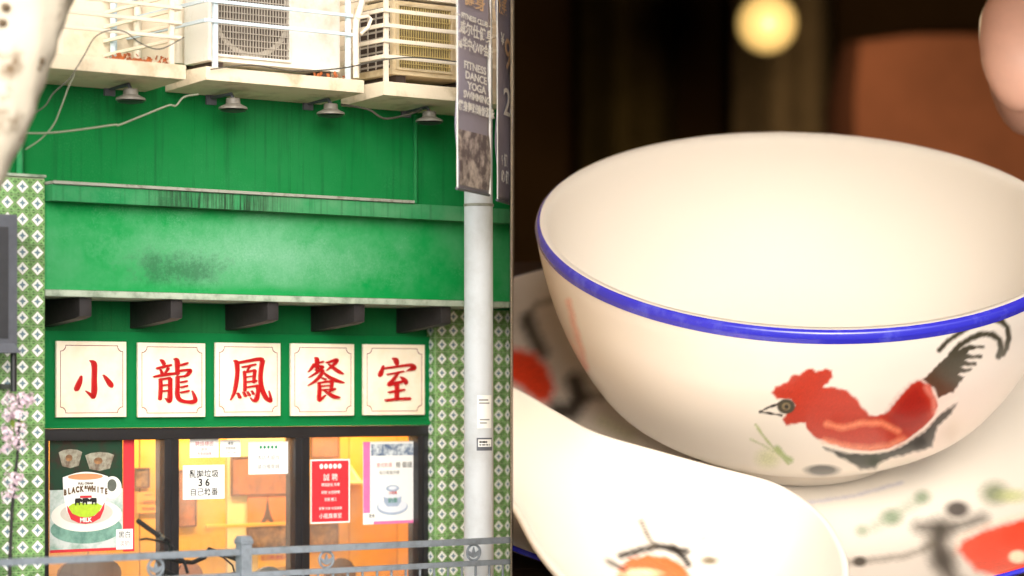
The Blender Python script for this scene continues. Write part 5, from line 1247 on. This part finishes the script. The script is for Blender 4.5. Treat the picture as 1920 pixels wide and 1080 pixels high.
# ---- background of the dining room
def curtain(name, px0, px1, v, m, label, wtop=18, wbot=WB + 0.03):
    u0, u1 = (px0 - 960) / F * v, (px1 - 960) / F * v
    n_ = 90; mb = MB(); R_ = []
    for zz in (wbot, (wbot + wtop) / 2, wtop):
        R_.append([CW(u0 + (u1 - u0) * i / n_, v + 2.5 * (2 * i / n_ - 1) ** 2 + 0.25 * math.sin(i * 0.14), zz) for i in range(n_ + 1)])
    o_ = grid_obj(name, np.array(R_), None, m, close=False)
    sl = o_.modifiers.new('thick', 'SOLIDIFY'); sl.thickness = 0.03
    tag(o_, label, 'curtain', 'olive curtains in the dark room')
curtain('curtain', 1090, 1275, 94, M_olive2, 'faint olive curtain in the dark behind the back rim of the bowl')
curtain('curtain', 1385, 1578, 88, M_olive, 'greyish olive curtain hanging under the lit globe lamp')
T = empty('booth_seat', RP(1715, 330, 76), 'red brown padded booth back in the dim room behind the bowl', 'booth')
v = 76.0
for i in range(1):
    a0, a1 = 1585, 1960
    u0, u1 = (a0 - 960) / F * v, (a1 - 960) / F * v
    cbox('cushion', u0, u1, v, v + 7.0, WB + 1.5, (HOR - 40) / F * v, M_booth, T, bevel=2.2)
cbox('base', (1580 - 960) / F * v, (1876 - 960) / F * v, v - 0.6, v + 0.8, WB + 0.03, WB + 1.48, M_tablewood, T, bevel=0.05)
# lit globe lamp
v = 60.0
gc = RP(1438, 44, v); gr = 56.0 / F * v
T = empty('globe_lamp', gc, 'lit cream globe lamp hanging in the dark room above the bowl', 'lamp')
M_globe = mat('lit_opal_glass', (0.35, 0.26, 0.13), 0.4, 0.02, emit=srgb(244, 205, 118), estr=0.22)
obj('globe', MB().lathe([(gr * math.sin(a), -gr * math.cos(a)) for a in np.linspace(0.01, math.pi - 0.2, 28)], gc, n=40), M_globe, T, smooth=80)
obj('gallery', MB().lathe([(gr * 0.25, gr * 0.95), (gr * 0.3, gr * 1.02), (gr * 0.2, gr * 1.15), (0.0, gr * 1.18)], gc, n=24), M_frame, T, smooth=50)
obj('cord', MB().tube([gc + UP * gr * 1.15, np.array([gc[0], gc[1], CAM[2] + 18.99])], 0.03, 8), M_frame, T, smooth=50)
ld = bpy.data.lights.new('globe_front_light', 'POINT'); ld.energy = 4200; ld.color = (1.0, 0.78, 0.48); ld.shadow_soft_size = gr
lo = bpy.data.objects.new('globe_front_light', ld); COL.objects.link(lo); lo.parent = T; lo.location = tuple(-FWD * gr * 10 - UP * gr * 1.5)  # added in front of the globe, to light it evenly along with booth and curtains

# ---- hand of a guest at the edge of the table
def skin_mesh(name, chains, m, parent):
    bm = bmesh.new(); idx = {}; 
    me = bpy.data.meshes.new(name)
    vs = []; es = []; rs = []
    for ch_ in chains:
        prev = None
        for key, p_, r_ in ch_:
            if key not in idx: idx[key] = len(vs); vs.append(tuple(p_)); rs.append(r_)
            if prev is not None: es.append((prev, idx[key]))
            prev = idx[key]
    bm.free()
    me.from_pydata(vs, es, [])
    o_ = bpy.data.objects.new(name, me); COL.objects.link(o_)
    o_.modifiers.new('skin', 'SKIN'); o_.modifiers.new('sub', 'SUBSURF').render_levels = 2; o_.modifiers['sub'].levels = 2
    lay = me.skin_vertices[0].data
    for i, r_ in enumerate(rs): lay[i].radius = (r_ * hv / 28.0,) * 2
    lay[0].use_root = True
    bpy.context.view_layer.update()
    m2 = bpy.data.meshes.new_from_object(o_.evaluated_get(bpy.context.evaluated_depsgraph_get()))
    bpy.data.objects.remove(o_)
    m2.materials.clear(); m2.materials.append(m); m2.polygons.foreach_set('use_smooth', np.ones(len(m2.polygons), bool))
    for p_ in m2.polygons: p_.material_index = 0
    v_ = np.empty(len(m2.vertices) * 3); m2.vertices.foreach_get('co', v_); v_ = v_.reshape(-1, 3); org = v_.mean(0)
    m2.vertices.foreach_set('co', (v_ - org).ravel()); m2.update()
    o_ = bpy.data.objects.new(name, m2); COL.objects.link(o_); place(o_, org, parent)
    return o_
M_skin = mat('warm_skin', srgb(240, 186, 162), 0.5, 0.08, scale=1.5)
hv = 26.0
def H(px, py, dv=0.0): return RP(px, py, hv + dv * 1.6)
ch_ = [[('elbow', H(2900, 60, 1.5), 1.35), ('mid', H(2560, 40, 1.0), 1.15), ('wrist', H(2300, 50, 0.5), 0.8), ('palm', H(2170, 60, 0.2), 0.92), ('kn', H(2060, 60, 0.1), 0.9)],
       [('kn', 0, 0), ('i1', H(1900, 20, -0.7), 0.40), ('i2', H(1898, 120, -1.0), 0.37), ('i3', H(1945, 215, -0.9), 0.31)],
       [('kn', 0, 0), ('m1', H(1895, 60, 0.15), 0.42), ('m2', H(1905, 165, 0.0), 0.38), ('m3', H(1960, 255, 0.0), 0.32)],
       [('kn', 0, 0), ('r1', H(1925, 95, 0.9), 0.40), ('r2', H(1940, 195, 0.9), 0.35), ('r3', H(1990, 270, 0.8), 0.3)],
       [('kn', 0, 0), ('p1', H(1965, 120, 1.6), 0.34), ('p2', H(1985, 205, 1.6), 0.29), ('p3', H(2025, 265, 1.5), 0.25)],
       [('palm', 0, 0), ('t1', H(2140, 150, -0.8), 0.45), ('t2', H(2070, 225, -1.2), 0.38), ('t3', H(2000, 262, -1.2), 0.32)]]
T = empty('person', H(2900, 60, 1.5), 'bare hand of a guest with curled fingers reaching in behind the bowl', 'person')
skin_mesh('hand', ch_, M_skin, T)
M_sleeve = mat('dark_sleeve_cloth', srgb(60, 44, 44), 0.9, 0.2)
obj('sleeve', MB().tube([H(3300, 90, 2.5), H(2900, 60, 1.6), H(2640, 45, 1.1)], [1.9, 1.7, 1.45], 24), M_sleeve, T, smooth=60)
